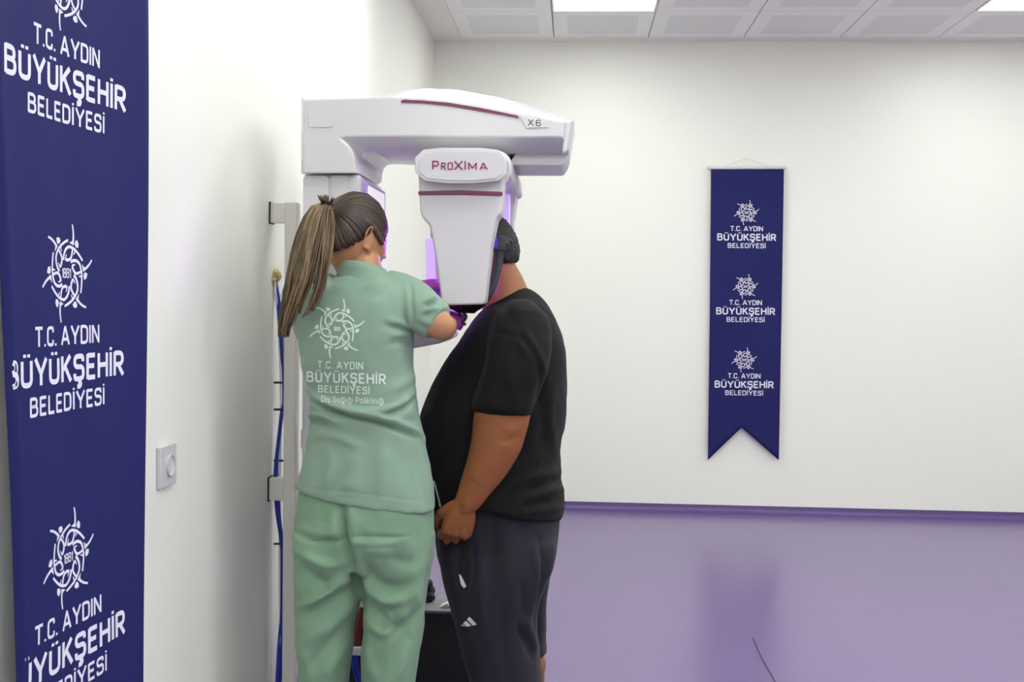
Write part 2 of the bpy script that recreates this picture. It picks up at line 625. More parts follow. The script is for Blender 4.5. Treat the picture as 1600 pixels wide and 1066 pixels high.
def head(mb, c, yaw, pitch, roll, s=1.0, male=False):
    """one closed head shell with brow, sockets, nose, lips, chin; returns its matrix (x right, y forward, z up)"""
    R = Matrix.Rotation(yaw, 3, 'Z') @ Matrix.Rotation(pitch, 3, 'X') @ Matrix.Rotation(roll, 3, 'Y')
    c = Vector(c)
    nu, nv = 72, 56
    v, f = [], []
    G = lambda x, m, q: math.exp(-((x - m) / q) ** 2)
    for i in range(nv + 1):
        th = math.pi * i / nv
        for j in range(nu):
            ph = 2 * math.pi * j / nu
            x, y, z = math.sin(th) * math.sin(ph), math.sin(th) * math.cos(ph), math.cos(th)
            X, Y, Z = .076 * x, .096 * y, .116 * z
            t = max(0.0, -Z / .116)
            X *= 1 - .30 * t ** 1.3                                   # jaw narrows
            if y < 0: Y *= 1 - .55 * t ** 1.2                         # nape cuts in under the skull
            else: Y *= 1 + .06 * t                                    # chin comes forward
            if Z > 0 and y < 0: Y *= 1.04
            if y > 0:
                fw = y
                Y -= .008 * fw * G(Z, .012, .016) * (G(X, .031, .016) + G(X, -.031, .016))    # eye sockets
                Y += .004 * fw * G(Z, .036, .012) * G(X, 0, .05)                                # brow
                nz = max(0.0, min(1.0, (.022 - Z) / .05)) if -.034 < Z < .03 else 0
                Y += fw * .026 * nz * G(X, 0, .0085 + .006 * nz)                                # nose
                Y += fw * .006 * (G(Z, -.052, .005) + G(Z, -.064, .006)) * G(X, 0, .02)         # lips
                Y -= fw * .003 * G(Z, -.058, .003) * G(X, 0, .02)
                Y += fw * .007 * G(Z, -.098, .016) * G(X, 0, .022)                              # chin
                Y += fw * .003 * G(Z, -.02, .02) * (G(X, .045, .02) + G(X, -.045, .02))        # cheeks
            v.append(c + R @ (Vector((X, Y, Z)) * s))
    for i in range(nv):
        for j in range(nu):
            a, b = i * nu + j, i * nu + (j + 1) % nu
            f.append((a, a + nu, b + nu, b))
    mb.add(v, f)
    M = Matrix.Translation(c) @ R.to_4x4() @ Matrix.Scale(s, 4)
    for sx in (-1, 1):                                                 # ears: rim, bowl and lobe
        rim = []
        for k in range(15):
            a = math.radians(-115 + 300 * k / 14)
            q = (0.021 - .004 * k / 14)
            rim.append(M @ Vector((sx * (.073 + .012 * max(0, math.cos(a - 2.2)) + .004), -.012 - math.cos(a) * q * .85 * -1 - .004, .000 + math.sin(a) * (.031 if math.sin(a) > 0 else .027))))
        mb.tube(rim, [.0042 * s] * 15, 8)
        mb.ball(M @ Vector((sx * .0745, -.010, -.002)), (.0052 * s, .0165 * s, .027 * s), R=R)
        mb.ball(M @ Vector((sx * .0755, -.004, -.027)), (.0048 * s, .0085 * s, .0095 * s), R=R)
    return M

# ------------------------------------------------------------------ materials
WALL = mat('wall_paint', (240, 240, 231), rough=0.42, spec=0.4, noise_scale=1.2, noise_amt=0.012, bump=0.03, bump_scale=90)
CEIL_P = mat('ceiling_plaster', (232, 231, 224), rough=0.7)
TILE = mat('ceiling_tile_white', (238, 238, 236), rough=0.5)
TILE_IN = mat('ceiling_tile_perforated', (226, 226, 225), rough=0.6)
SEAM = mat('ceiling_seam', (120, 118, 116), rough=0.8)
DIFF = mat('led_diffuser', (255, 255, 255), rough=0.6, emit=(250, 255, 251), emit_s=PANEL_EMIT)
FLOOR = mat('vinyl_floor', (111, 91, 136), rough=0.34, spec=0.5, coat=0.35, coat_rough=0.22, noise_scale=2.5, noise_amt=0.05, bump=0.02, bump_scale=25)
SKIRT = mat('vinyl_skirting', (88, 66, 124), rough=0.4)
WHITE_MET = mat('white_painted_steel', (236, 233, 225), rough=0.4, spec=0.5, noise_scale=6, noise_amt=0.03)
WHITE_PL = mat('white_gloss_plastic', (208, 207, 209), rough=0.28, spec=0.5, coat=0.3, coat_rough=0.1)
WHITE_PL2 = mat('white_satin_plastic', (205, 202, 205), rough=0.4, spec=0.5)
GREY_PL = mat('pale_grey_plastic', (196, 192, 198), rough=0.4)
BLACK_PL = mat('black_plastic', (18, 17, 20), rough=0.4)
DGREY_PL = mat('dark_grey_plastic', (58, 60, 66), rough=0.45)
MAGENTA = mat('plum_trim', (112, 28, 78), rough=0.3, coat=0.3)
PLUM_INK = mat('plum_ink', (150, 40, 105), rough=0.5)
GREY_INK = mat('grey_ink', (72, 70, 74), rough=0.5)
LED = mat('violet_led_cover', (234, 222, 247), rough=0.4, emit=(200, 165, 255), emit_s=0.5)
NAVY = mat('navy_banner_cloth', (32, 34, 92), rough=0.7, spec=0.2, noise_scale=3, noise_amt=0.06, bump=0.06, bump_scale=500)
INK = mat('banner_white_print', (226, 224, 240), rough=0.6)
SCREEN = mat('screen_glass', (238, 236, 242), rough=0.12, emit=(235, 228, 245), emit_s=0.35)
BLUE_CB = mat('blue_cable', (28, 52, 160), rough=0.4)
WHITE_CB = mat('white_cable', (225, 225, 222), rough=0.4)
FOAM = mat('yellowed_foam', (196, 178, 128), rough=0.9, noise_scale=60, noise_amt=0.3)
DARKHOLE = mat('dark_gap', (38, 30, 26), rough=0.9)

# ------------------------------------------------------------------ room
XL, XR, YB, YF, ZC = -0.94, 5.2, 7.08, -2.6, 3.03
MB().box((XL - .1, YF - .1, -.08), (XR + .1, YB + .1, 0)).build('floor', FLOOR, smooth=False)
MB().box((XL - .1, YF, 0), (XL, YB, ZC)).build('wall_left', WALL, smooth=False)
MB().box((XL - .1, YB, 0), (XR + .1, YB + .1, ZC)).build('wall_back', WALL, smooth=False)
MB().box((XR, YF, 0), (XR + .1, YB, ZC)).build('wall_right', WALL, smooth=False)
MB().box((XL - .1, YF - .1, 0), (XR + .1, YF, ZC)).build('wall_front', WALL, smooth=False)


def cove(name, pts_fn, L0, L1):
    """vinyl skirting that rolls over into the floor: profile (distance from wall, height)"""
    prof = [(0, .052), (.004, .052), (.005, .03), (.012, .014), (.03, .005), (.06, .0018), (.062, 0), (0, 0)]
    m = MB()
    m.loft([[pts_fn(d, L, h) for d, h in prof] for L in (L0, L1)])
    return m.build(name, SKIRT, angle=50)


cove('baseboard_back', lambda d, L, h: Vector((L, YB - d, h)), XL, XR)
cove('baseboard_left', lambda d, L, h: Vector((XL + d, L, h)), YF, YB)
for n in ('floor', 'wall_left', 'wall_back', 'wall_right', 'wall_front', 'baseboard_back', 'baseboard_left'):
    bpy.data.objects[n]['kind'] = 'structure'

# ceiling: plaster border, metal tiles with a perforated middle, dark seams
TX0, TP, TY0, TPY = -0.752, 0.594, 6.95, 0.62
mb = MB()
mb.box((XL - .1, YF - .1, ZC + .03), (XR + .1, YB + .1, ZC + .1), 0)
mb.box((XL, YF, ZC), (TX0, YB, ZC + .03), 0)
mb.box((TX0, TY0 + .012, ZC), (XR, YB, ZC + .03), 0)
LIGHTS = []
for i in range(10):
    for j in range(16):
        x0, x1 = TX0 + i * TP + .0025, TX0 + (i + 1) * TP - .0025
        y1, y0 = TY0 - j * TPY - .0025, TY0 - (j + 1) * TPY + .0025
        if x0 > XR or y1 < YF: continue
        x1, y0 = min(x1, XR), max(y0, YF)
        if i in ((1, 5, 9) if j < 4 else (1, 3, 5, 7) if j == 7 else (0, 2, 4, 6)) and j % 3 == 1 and x1 - x0 > .5 and y1 - y0 > .5:  # nearer rows are unseen: panels added there, positions chosen for the room's brightness
            LIGHTS.append((x0, x1, y0, y1)); continue
        z, b, c = ZC, .085, .004
        o = [(x0, y0, z), (x1, y0, z), (x1, y1, z), (x0, y1, z)]
        o2 = [(x0 + c, y0 + c, z - c), (x1 - c, y0 + c, z - c), (x1 - c, y1 - c, z - c), (x0 + c, y1 - c, z - c)]
        q = [(x0 + b, y0 + b, z - c), (x1 - b, y0 + b, z - c), (x1 - b, y1 - b, z - c), (x0 + b, y1 - b, z - c)]
        t = [(a[0], a[1], z + .02) for a in o]
        v = t + o + o2 + q
        fs = [(k + 4 * s, (k + 1) % 4 + 4 * s, (k + 1) % 4 + 4 * s + 4, k + 4 * s + 4) for s in range(3) for k in range(4)]
        mb.add(v, fs, 1)
        mb.add(q, [(3, 2, 1, 0)], 2)
mb.box((TX0, YF, ZC + .021), (XR, TY0 + .012, ZC + .029), 3)
tag(mb.build('ceiling', [CEIL_P, TILE, TILE_IN, SEAM], smooth=False, fix=False), kind='structure')

seen = {(1, 0): 'square LED ceiling panel glowing at top centre above the x-ray machine', (5, 0): 'square LED ceiling panel glowing at the upper right corner of the photo'}
for x0, x1, y0, y1 in LIGHTS:
    i, j = round((x0 - TX0) / TP), round((TY0 - y1) / TPY) // 3
    lab = seen.get((i, j), 'unseen square LED ceiling panel added out of frame to brighten the room')
    e = empty('ceiling_light', ((x0 + x1) / 2, (y0 + y1) / 2, ZC), lab, 'ceiling light', 'LED panels in the tiled ceiling')
    b = .012
    m = MB()
    for a, c in (((x0, y0), (x1, y0 + b)), ((x0, y1 - b), (x1, y1)), ((x0, y0 + b), (x0 + b, y1 - b)), ((x1 - b, y0 + b), (x1, y1 - b))):
        m.box((a[0], a[1], ZC - .006), (c[0], c[1], ZC + .03))
    m.build('frame', WHITE_MET, e, smooth=False)
    MB().box((x0 + b, y0 + b, ZC - .002), (x1 - b, y1 - b, ZC + .02)).build('diffuser', DIFF, e, smooth=False)

# ------------------------------------------------------------------ banner on the left wall
YCN = 1.830                                  # distance of the middle of the print


def edge_k(z):
    return -0.152 - 0.075 * (z - 1.225)


def banner_pt(s, z, off=0.0):
    """s = metres along the cloth from the middle of the print (towards the far edge), z = height"""
    wav = .006 * math.sin(s * 17 + z * 1.1) * min(1, abs(s) * 6) + .003 * math.sin(z * 3.1 + s * 8)
    k = edge_k(z)
    if s >= k:
        y, d = YCN + s, .066 + .0986 * s + .37 * s * s + wav
        n = Vector((1, -.0986 - .74 * s, 0)).normalized()
    else:                                       # the near edge rolls back on itself towards the wall
        r = .008
        a = min(3.1, (k - s) / r)
        y, d = YCN + k - r * math.sin(a), .066 + .0986 * k + .37 * k * k + wav - r * (1 - math.cos(a))
        if (k - s) / r > 3.1: y += (k - s) - 3.1 * r
        n = Vector((math.cos(a), -math.sin(a), 0))
    y -= .03 * max(0.0, 1.05 - z) * min(1.0, max(0.0, .2 - s) / .3)
    return Vector((XL + max(.004, d), y, z)) + n * off


ban = empty('wall_banner', (XL + .02, YCN, 2.6), 'large navy cloth banner hanging close by along the left wall', 'banner', 'navy municipal banners')
s0, s1 = -.235, .236
ns, nz = 60, 70
v, f = [], []
for i in range(nz + 1):
    z = 0.12 + (2.72 - 0.12) * i / nz
    for j in range(ns + 1):
        s0 = edge_k(z) - .045
        e1 = edge_k(z) + .002
        w_ = s1 + .010 * math.sin((z - .4) * 1.9)
        s = s0 + (e1 - s0) * j / 24 if j < 24 else e1 + (w_ - e1) * (j - 24) / (ns - 24)
        v.append(banner_pt(s, z))
for i in range(nz):
    for j in range(ns):
        a = i * (ns + 1) + j
        f.append((a, a + 1, a + ns + 2, a + ns + 1))
cl = MB().add(v, f).build('cloth', NAVY, ban, angle=None)
so = cl.modifiers.new('thick', 'SOLIDIFY'); so.thickness = .0012; so.offset = -1
MB().tube([banner_pt(s0, 2.72) + Vector((.0, -.02, 0)), banner_pt(s1, 2.72) + Vector((0, .02, 0))], .011).build('rod', WHITE_MET, ban)
PITCH_L = 0.494
zc = P(103.5, 428.7, YCN).z + .002
for k in range(-2, 4):
    zz = zc + k * PITCH_L
    e_, t_ = logo_block(PITCH_L)
    e_.v = [(a * .92, b) for a, b in e_.v]; t_.v = [(a * .92, b) for a, b in t_.v]
    if .12 + .12 < zz < 2.6:
        e_.build('emblem', INK, ban, lambda a, b: banner_pt(a, zz + b, .0016), Vector((1, 0, 0)))
    if zz - .25 > .12 and zz < 2.75:
        t_.f = [q for q in t_.f if sum(t_.v[i][0] for i in q) / 4 > edge_k(zz - .17) - .006]
        t_.build('lettering', INK, ban, lambda a, b: banner_pt(a, zz + b, .0016), Vector((1, 0, 0)))

# ------------------------------------------------------------------ pennant banner on the back wall
YW = YB - .035
pen = empty('wall_banner', P(1166, 262, YW), 'narrow navy swallow-tailed banner hanging alone on the back wall', 'banner', 'navy municipal banners')


def pen_pt(u, t, off=0.0):
    """u in -1..1 across, t = pixel row of the photograph for the row's height"""
    xl = np.interp(t, [264, 490, 718], [1111.0, 1109.0, 1106.0])
    xr = np.interp(t, [264, 490, 720], [1225.0, 1221.0, 1216.5])
    x = (xl + xr) / 2 + u * (xr - xl) / 2
    p = P(x, t + (x - 1166) * .0, YW)
    hang = (t - 264) / 456.0
    p.y += -.006 * math.sin(u * 2.6 + 0.7) * (.3 + hang) - .010 * abs(u) ** 3 * hang - off
    return p


v, f = [], []
nu, nt_ = 36, 60
for i in range(nt_ + 1):
    for j in range(nu + 1):
        u = -1 + 2 * j / nu
        bot = 668 + 51 * abs(u + .06 * (1 - abs(u)))
        v.append(pen_pt(u, 264 + (bot - 264) * i / nt_))
for i in range(nt_):
    for j in range(nu):
        a = i * (nu + 1) + j
        f.append((a, a + nu + 1, a + nu + 2, a + 1))
pc = MB().add(v, f).build('cloth', NAVY, pen, angle=None)
so = pc.modifiers.new('thick', 'SOLIDIFY'); so.thickness = .0012; so.offset = 0
MB().tube([P(1107, 262.5, YW), P(1226.5, 262.2, YW)], .0105, 10).build('rod', WHITE_PL, pen)
for x in (1108, 1225.5):
    MB().ball(P(x, 262.3, YW), .0135).build('rod_cap', WHITE_PL, pen)
MB().tube([P(1130, 260, YW), P(1166, 247, YB - .012), P(1203, 260, YW)], .0018, 6).build('cord', WHITE_CB, pen)
MB().tube([P(1166, 247, YB + .01), P(1166, 247, YB - .02)], .004, 8).build('nail', WHITE_MET, pen)
for cy, cx in ((332.5, 1166.5), (448, 1164.8), (562.5, 1162.5)):
    e_, t_ = logo_block(.478)
    k = FPX / YB

    def fn(a, b, cx=cx, cy=cy, k=k):
        t = cy - b * k
        xl = np.interp(t, [264, 490, 718], [1111.0, 1109.0, 1106.0])
        xr = np.interp(t, [264, 490, 720], [1225.0, 1221.0, 1216.5])
        return pen_pt((cx + a * k - (xl + xr) / 2) / ((xr - xl) / 2), t + a * k * .012, .003)
    e_.build('emblem', INK, pen, fn, Vector((0, -1, 0)))
    t_.build('lettering', INK, pen, fn, Vector((0, -1, 0)))

# ------------------------------------------------------------------ wall socket
yS = (FPX * -XL) / (898 - 245)
cS = P(247, 727, yS); cS.x = XL
so_ = empty('wall_socket', (XL, yS, cS.z), 'square white power socket on the left wall beside the big banner', 'socket')
hs = .048
MB().box((XL, yS - hs, cS.z - hs), (XL + .012, yS + hs, cS.z + hs)).build('cover_plate', WHITE_PL, so_, bevel=.003)
m = MB()
def xring(r, x): return [Vector((XL + x, yS + .006 + r * math.cos(2 * math.pi * k / 28), cS.z + r * math.sin(2 * math.pi * k / 28))) for k in range(28)]
m.loft([xring(.0255, .011), xring(.0255, .0165), xring(.0225, .0165), xring(.021, .006), xring(.012, .005), xring(.002, .005)], cap=False)
m.build('socket_well', WHITE_PL, so_, angle=40)
for dy in (-.0095, .0095):
    m = MB(); m.tube([(XL + .0052, yS + .006 + dy, cS.z), (XL + .0062, yS + .006 + dy, cS.z)], .0028, 10)
    m.build('pin_hole', DARKHOLE, so_)

# ------------------------------------------------------------------ steel wall frame behind the machine
YP = 3.30
fr = empty('wall_frame', (P(455, 600, YP).x, YP, 0), 'white steel post on two wall brackets beside the x-ray column', 'metal frame')
xa, xb = P(443, 600, YP).x, P(462, 600, YP).x
zt = P(450, 316, YP).z
MB().box((xa, YP, 0), (xb, YP + .045, zt)).build('post', WHITE_MET, fr, bevel=.003)
for y0, y1 in ((317, 348), (748, 783)):
    m = MB()
    m.box((XL, YP + .004, P(430, y1, YP).z), (xa + .004, YP + .044, P(430, y0, YP).z))
    br = m.build('bracket', WHITE_MET, fr, bevel=.002)
    m = MB()
    m.box((XL, YP - .001, P(430, y1 + 1.5, YP).z), (XL + .0035, YP + .048, P(430, y0 - 1.5, YP).z))
    m.build('sealant', DARKHOLE, br)

# wall opening with foam, blue and white cables running down behind the post
YC = 3.36
ca = empty('cable_bundle', P(431, 440, YC), 'bundle of blue and white cables from a foamed wall hole down behind post', 'cables')
m = MB()
for k in range(9):
    a = k * 2.4
    m.ball(P(432, 436, YC) + Vector((-.012 + .006 * math.sin(a * 3), .004, 0)) + Vector((0, .018 * math.cos(a), .024 * math.sin(a))), .014 + .004 * math.sin(k * 5))
me = fuse(m, .003, 2); crumple(me, .004, 120)
me.update(); link('foam_plug', me, FOAM, ca)
MB().tube(pxpath([(430, 438, YC), (433, 468, YC), (437, 500, YC), (441, 560, YC), (443, 600, YC + .02), (441, 640, YC), (435, 690, YC - .02), (430, 745, YC - .03), (433, 800, YC - .02), (440, 850, YC), (441, 900, YC), (440, 960, YC), (436, 1010, YC), (433, 1066, YC - .02), (430, 1120, YC)]), .006, 10).build('blue_cable', BLUE_CB, ca)
MB().tube(pxpath([(431, 440, YC + .01), (436, 470, YC), (440, 510, YC), (443, 600, YC + .02), (439, 650, YC), (434, 700, YC - .01), (433, 745, YC - .02), (437, 810, YC - .01), (442, 860, YC), (441, 960, YC), (438, 1066, YC), (436, 1120, YC)]), .005, 10).build('blue_cable', BLUE_CB, ca)
MB().tube(pxpath([(430, 436, YC), (430, 455, YC - .01), (434, 490, YC), (439, 600, YC), (438, 720, YC), (437, 850, YC), (438, 1000, YC), (439, 1120, YC)]), .004, 10).build('white_cable', WHITE_CB, ca)
for py in (598, 640, 720, 850):
    a, b = P(428, py, YC - .012), P(443, py, YC - .012)
    MB().tube([a, b], .0035, 8).build('cable_tie', BLACK_PL, ca)

# ------------------------------------------------------------------ x-ray machine
YM0, YM1 = 3.08, 3.43
mach = empty('dental_xray_machine', P(515, 600, 3.26) * Vector((1, 1, 0)) if False else Vector((P(515, 600, 3.26).x, 3.26, 0)),
             'white panoramic dental x-ray machine with plum stripes and violet light', 'x-ray machine')
# column
xc0, xc1 = P(471, 600, YM0).x, P(561, 600, YM0).x
zc_ = P(515, 272, YM0).z
MB().box((xc0, YM0, .66), (xc1, YM1, zc_)).build('column', WHITE_PL2, mach, bevel=.012)
zz0 = P(515, 720, YM0).z
MB().prism(round_poly(px_poly([(474, 274), (514, 274), (514, 720), (474, 720)], YM0), .014), YM0 - .006, YM0 + .02).build('cover_panel', WHITE_PL, mach, bevel=.003)
MB().prism(round_poly(px_poly([(517.5, 274), (546, 274), (546, 720), (517.5, 720)], YM0), .004), YM0 - .003, YM0 + .02).build('cover_panel', WHITE_PL2, mach, bevel=.002)
for z in (.9, 1.5):
    MB().box((xc0 - .06, 3.31, z), (xc0 + .01, 3.35, z + .06)).build('mounting_arm', WHITE_MET, mach, bevel=.002)
# display on the patient side of the column
zb0, zb1 = P(562, 345, YM0).z, P(562, 281, YM0).z
BEZ = mat('lilac_bezel', (178, 150, 215), rough=0.35)
bz = MB().box((xc1 - .01, YM0 + .02, zb0), (xc1 + .014, YM1 - .02, zb1)).build('display', BEZ, mach, bevel=.006)
MB().box((xc1 + .01, YM0 + .035, zb0 + .012), (xc1 + .0155, YM1 - .05, zb1 - .012)).build('screen', SCREEN, bz, bevel=.001)
# overhead carriage
face = [(474, 156), (540, 154), (610, 152.5), (660, 154), (720, 161), (780, 170), (840, 181), (880, 190), (879, 214), (800, 214), (650, 213), (540, 213), (531, 216), (545, 228), (553, 242), (556, 271), (474, 271)]
full = [(470.5, 152), (540, 150), (610, 145), (665, 138), (715, 140), (780, 152), (840, 168), (898, 187), (889, 239), (800, 238.5), (650, 238), (585, 236), (572, 238), (565, 244), (562, 256), (561, 272), (470.5, 272)]
A0 = [Vector((x, YM0 - .03, z)) for x, z in px_poly(face, YM0 - .03)]
A1 = [Vector((x, YM0 + .025, z)) for x, z in px_poly(full, YM0 + .025)]
A2 = [Vector((p.x, YM1 - .02, p.z)) for p in A1]
ctr = sum(A1, Vector()) / len(A1)
A3 = [Vector((p.x + (ctr.x - p.x) * .03, YM1 + .02, p.z + (ctr.z - p.z) * .1)) for p in A1]
arm = MB().loft([A0, A1, A2, A3]).build('overhead_arm', WHITE_PL, mach, bevel=.005, seg=3)
MB().prism(round_poly(px_poly([(806, 238), (889, 238), (886, 247), (879, 257), (797, 257), (797, 250)], YM0 + .03), .008), YM0 + .05, YM1 - .03).build('arm_end_housing', WHITE_PL2, mach, bevel=.008)
MB().prism(px_poly([(880.5, 192), (893, 190), (886, 236), (878.5, 240)], YM0 - .01), YM0 - .012, YM0 + .06).build('arm_end_cap', WHITE_PL, mach, bevel=.004)
# corner cover, stripe and model plate on the overhead arm: on the face
YA = YM0 - .0305
def on_face(px, py): return P(px, py, YA)
m = MB(); m.prism(px_poly([(627, 157.5), (631, 155.8), (660, 157), (700, 160.5), (750, 168.5), (808, 180.5), (811.5, 185), (760, 175.5), (700, 165.5), (660, 161.5), (627, 160.5)], YA), YA - .003, YA + .02)
m.build('stripe', MAGENTA, arm, bevel=.0008, seg=2)
plate = MB().prism(px_poly([(812, 180.5), (857.5, 190.5), (858, 199.5), (822, 200)], YA), YA - .003, YA + .02).build('model_plate', WHITE_PL, arm, bevel=.001, seg=2)
F = Flat(); F.text('X6', 0, 0, .037, .0155, .17, .42)
c6 = on_face(835, 192.2)
F.build('lettering', GREY_INK, plate, lambda a, b: c6 + Vector((a, -.0036, b - a * .05)), Vector((0, -1, 0)))
corner = round_poly(px_poly([(482, 171), (521, 171), (521, 199), (482, 199)], YA), .01)
MB().prism(corner, YA - .0025, YA + .02).build('corner_cover', WHITE_PL, arm, bevel=.001, seg=2)
# rotating C arm: hub and beam under the overhead arm
xcm = P(724, 300, 2.95).x
MB().prism(round_poly(px_poly([(664, 238), (786, 238), (800, 250), (802, 283), (658, 283)], 3.05), .02), 3.0, 3.62).build('rotating_beam', WHITE_PL2, mach, bevel=.012)
# front head
YH = 2.93
cap = round_poly(px_poly([(648, 247), (662, 234), (690, 231.5), (750, 231.5), (780, 235), (793, 249), (791, 273), (779, 283), (740, 287), (700, 287), (663, 283), (649, 269)], YH - .03), .003, 2)
body = round_poly(px_poly([(653, 270), (787, 270), (784, 333), (776, 341), (767, 385), (757, 476), (690, 477.5), (680, 400), (671, 352), (660, 341), (656, 330)], YH), .010)
hd = MB().prism(body, YH, YH + .105).build('sensor_head', WHITE_PL2, mach, bevel=.007)
cap_o = MB().prism(cap, YH - .035, YH + .10).build('head_cap', WHITE_PL, hd, bevel=.003, seg=2)
capi = round_poly(px_poly([(655, 250), (666, 239), (692, 236), (750, 236), (777, 239), (787, 251), (786, 271), (776, 279), (740, 282.5), (700, 282.5), (666, 279), (655, 268)], YH - .035), .003, 2)
MB().prism(capi, YH - .0375, YH).build('name_plate', WHITE_PL2, hd, bevel=.0012, seg=2)
F = Flat()
F.text('P', -.0675, 0, .0185, .0205, .18, .3); F.text('RO', -.037, -.0021, .032, .0163, .2, .4)
F.text('X', -.0065, 0, .025, .0205, .18, .3); F.text('I', .0115, 0, .0042, .0205, .18, .3)
F.text('MA', .0455, -.0021, .052, .0163, .2, .38)
cP = P(720, 258.5, YH - .039)
F.build('lettering', PLUM_INK, cap_o, lambda a, b: cP + Vector((a, 0, b)), Vector((0, -1, 0)))
MB().prism(round_poly(px_poly([(653.5, 299), (720, 297.5), (785.5, 300), (785, 306.5), (720, 304.5), (653.5, 305)], YH), .004), YH - .004, YH + .04).build('stripe', MAGENTA, hd, bevel=.001, seg=2)
# black foot of the front head, cut away to the right
m = MB()
bot = [P(691, 475, YH + .004), P(756, 475, YH + .004), P(753, 480, YH + .03), P(741, 490, YH + .085), P(716, 489, YH + .085), P(694, 478, YH + .02)]
m.add([*bot, *[p + Vector((0, .08, .005)) for p in bot]], [(0, 1, 2, 3, 4, 5), (11, 10, 9, 8, 7, 6)] + [(i, (i + 1) % 6, (i + 1) % 6 + 6, i + 6) for i in range(6)])
m.build('head_foot', BLACK_PL, hd, angle=20)
MB().prism(round_poly(px_poly([(694, 360), (750, 360), (744, 462), (700, 462)], YH), .012), YH + .10, YH + .11).build('led_window', LED, hd, bevel=.002)
# rear head with its violet light covers
YR = 3.46
rh = MB().prism(round_poly(px_poly([(672, 288), (790, 274), (803, 288), (807, 304), (801, 345), (792, 472), (672, 472)], YR), .012), YR, YR + .13).build('tube_head', WHITE_PL2, mach, bevel=.01)
MB().prism(round_poly(px_poly([(665, 372), (678, 372), (681, 456), (667, 456)], YR - .02), .011), YR - .03, YR + .02).build('light_cover', LED, rh, bevel=.004)
MB().prism(round_poly(px_poly([(782, 281), (788, 281), (797, 300), (796.5, 352), (782, 352)], YR - .02), .011), YR - .03, YR + .02).build('light_cover', LED, rh, bevel=.004)
MB().prism(round_poly(px_poly([(700, 330), (770, 330), (766, 440), (704, 440)], YR), .01), YR - .012, YR + .02).build('led_window', LED, rh, bevel=.002)
# patient shelf with the chin rest
m = MB()
sh0 = [P(645, 545, 3.12), P(686, 537, 3.12), P(701, 529, 3.12), P(699, 520, 3.12), P(645, 518, 3.12)]
m.prism([(p.x, p.z) for p in [P(562, 560, 3.12)] + sh0 + [P(562, 511, 3.12)]], 3.13, 3.4)
m.build('patient_shelf', WHITE_PL2, mach, bevel=.006)
m = MB(); m.tube(pxpath([(694, 520, 3.2), (696, 503, 3.2), (699, 485, 3.2), (702, 472, 3.2)], 4), [.011] * 13, 12); m.build('chin_rest_post', DGREY_PL, mach)
m = MB(); m.tube(pxpath([(721, 486, 2.985), (728, 493, 2.98), (727, 499, 2.98), (722, 505, 2.98), (728, 507, 2.98)], 5), .004, 10); m.build('hook', BLACK_PL, mach)
# temple clamp: a dark curved arm up the cheek and a padded clip round the skull
YT = 3.095
m = MB()
rows = [(740, 480, YT - .01), (752, 474, YT - .015), (763, 459, YT - .02), (772, 438, YT - .02), (778, 412, YT - .02), (780, 390, YT - .02), (780, 372, YT - .02)]
pts = pxpath(rows, 5)
m.tube(pts, [(.006, .0135)] * len(pts), 14, up=(0, 1, 0))
m.build('temple_clamp', DGREY_PL, mach)
m = MB()
m.prism(round_poly(px_poly([(768, 369), (782, 368), (796, 376), (797, 392), (768, 392)], YT - .03), .006), YT - .035, YT - .008)
cl_ = m.build('clamp_pad', DGREY_PL, mach, bevel=.003)
MB().prism(round_poly(px_poly([(791, 381), (802, 381), (803, 391), (791, 391)], YT - .035), .003), YT - .042, YT - .02).build('clip', BLACK_PL, cl_, bevel=.001, seg=2)
m = MB(); m.tube(pxpath([(781, 370, YT - .02), (790, 372, YT - .02), (799, 378, YT - .005), (804, 386, YT + .03)], 4), [(.004, .007)] * 13, 10); m.build('clamp_band', DGREY_PL, cl_)
MB().prism(round_poly(px_poly([(768, 370), (777, 370), (777, 387), (768, 387)], YT - .036), .003), YT - .041, YT - .03).build('violet_pad', mat('violet_pad', (70, 40, 170), rough=.35, emit=(90, 40, 230), emit_s=.35), cl_, bevel=.001, seg=2)
# the machine's own violet light, between its two heads
for nm, loc, rot, sz, en in (('machine_light_rear', Vector((P(735, 385, YR).x, YR - .04, P(735, 385, YR).z)), (math.radians(-90), 0, 0), .16, .9),
                             ('machine_light_front', Vector((P(722, 410, YH + .12).x, YH + .12, P(722, 410, YH).z)), (math.radians(90), 0, 0), .12, .4)):
    ld = bpy.data.lights.new(nm, 'AREA'); ld.shape = 'RECTANGLE'; ld.size, ld.size_y = sz, .16
    ld.spread = math.radians(110); ld.energy = en; ld.color = (.42, .12, 1.0)
    lo = bpy.data.objects.new(nm, ld); COL.objects.link(lo); lo.location = loc; lo.rotation_euler = rot

# ------------------------------------------------------------------ things on the floor behind the two people
bx0, bx1 = P(545, 1000, 3.5).x, P(742, 1000, 3.5).x
zt = P(700, 955, 3.44).z
box = empty('equipment_box', ((bx0 + bx1) / 2, 3.6, 0), 'black equipment box with grey top on the floor behind the pair', 'box')
MB().box((bx0, 3.452, .0), (bx1, 3.618, zt - .004)).build('case', BLACK_PL, box, bevel=.006)
MB().box((bx0 - .004, 3.44, zt - .010), (bx1 + .004, 3.63, zt)).build('lid', mat('grey_lid', (128, 126, 130), rough=.5), box, bevel=.003)
ZB = zt
m = MB()
cb = P(674, 930, 3.56); cb.z = ZB
for k, (dx, dy, r, h) in enumerate(((-.01, 0, .03, .07), (-.045, .01, .035, .08), (.0, -.015, .026, .03), (-.08, 0, .035, .06), (-.03, .01, .028, .10))):
    m.ball(cb + Vector((dx - .01, dy, h * .6)), (r, r * .8, h * .6))
me = fuse(m, .005, 3); crumple(me, .012, 40); crumple(me, .005, 110)
V = get_v(me); V[:, 2] = np.maximum(V[:, 2], ZB + .0005); set_v(me, V)
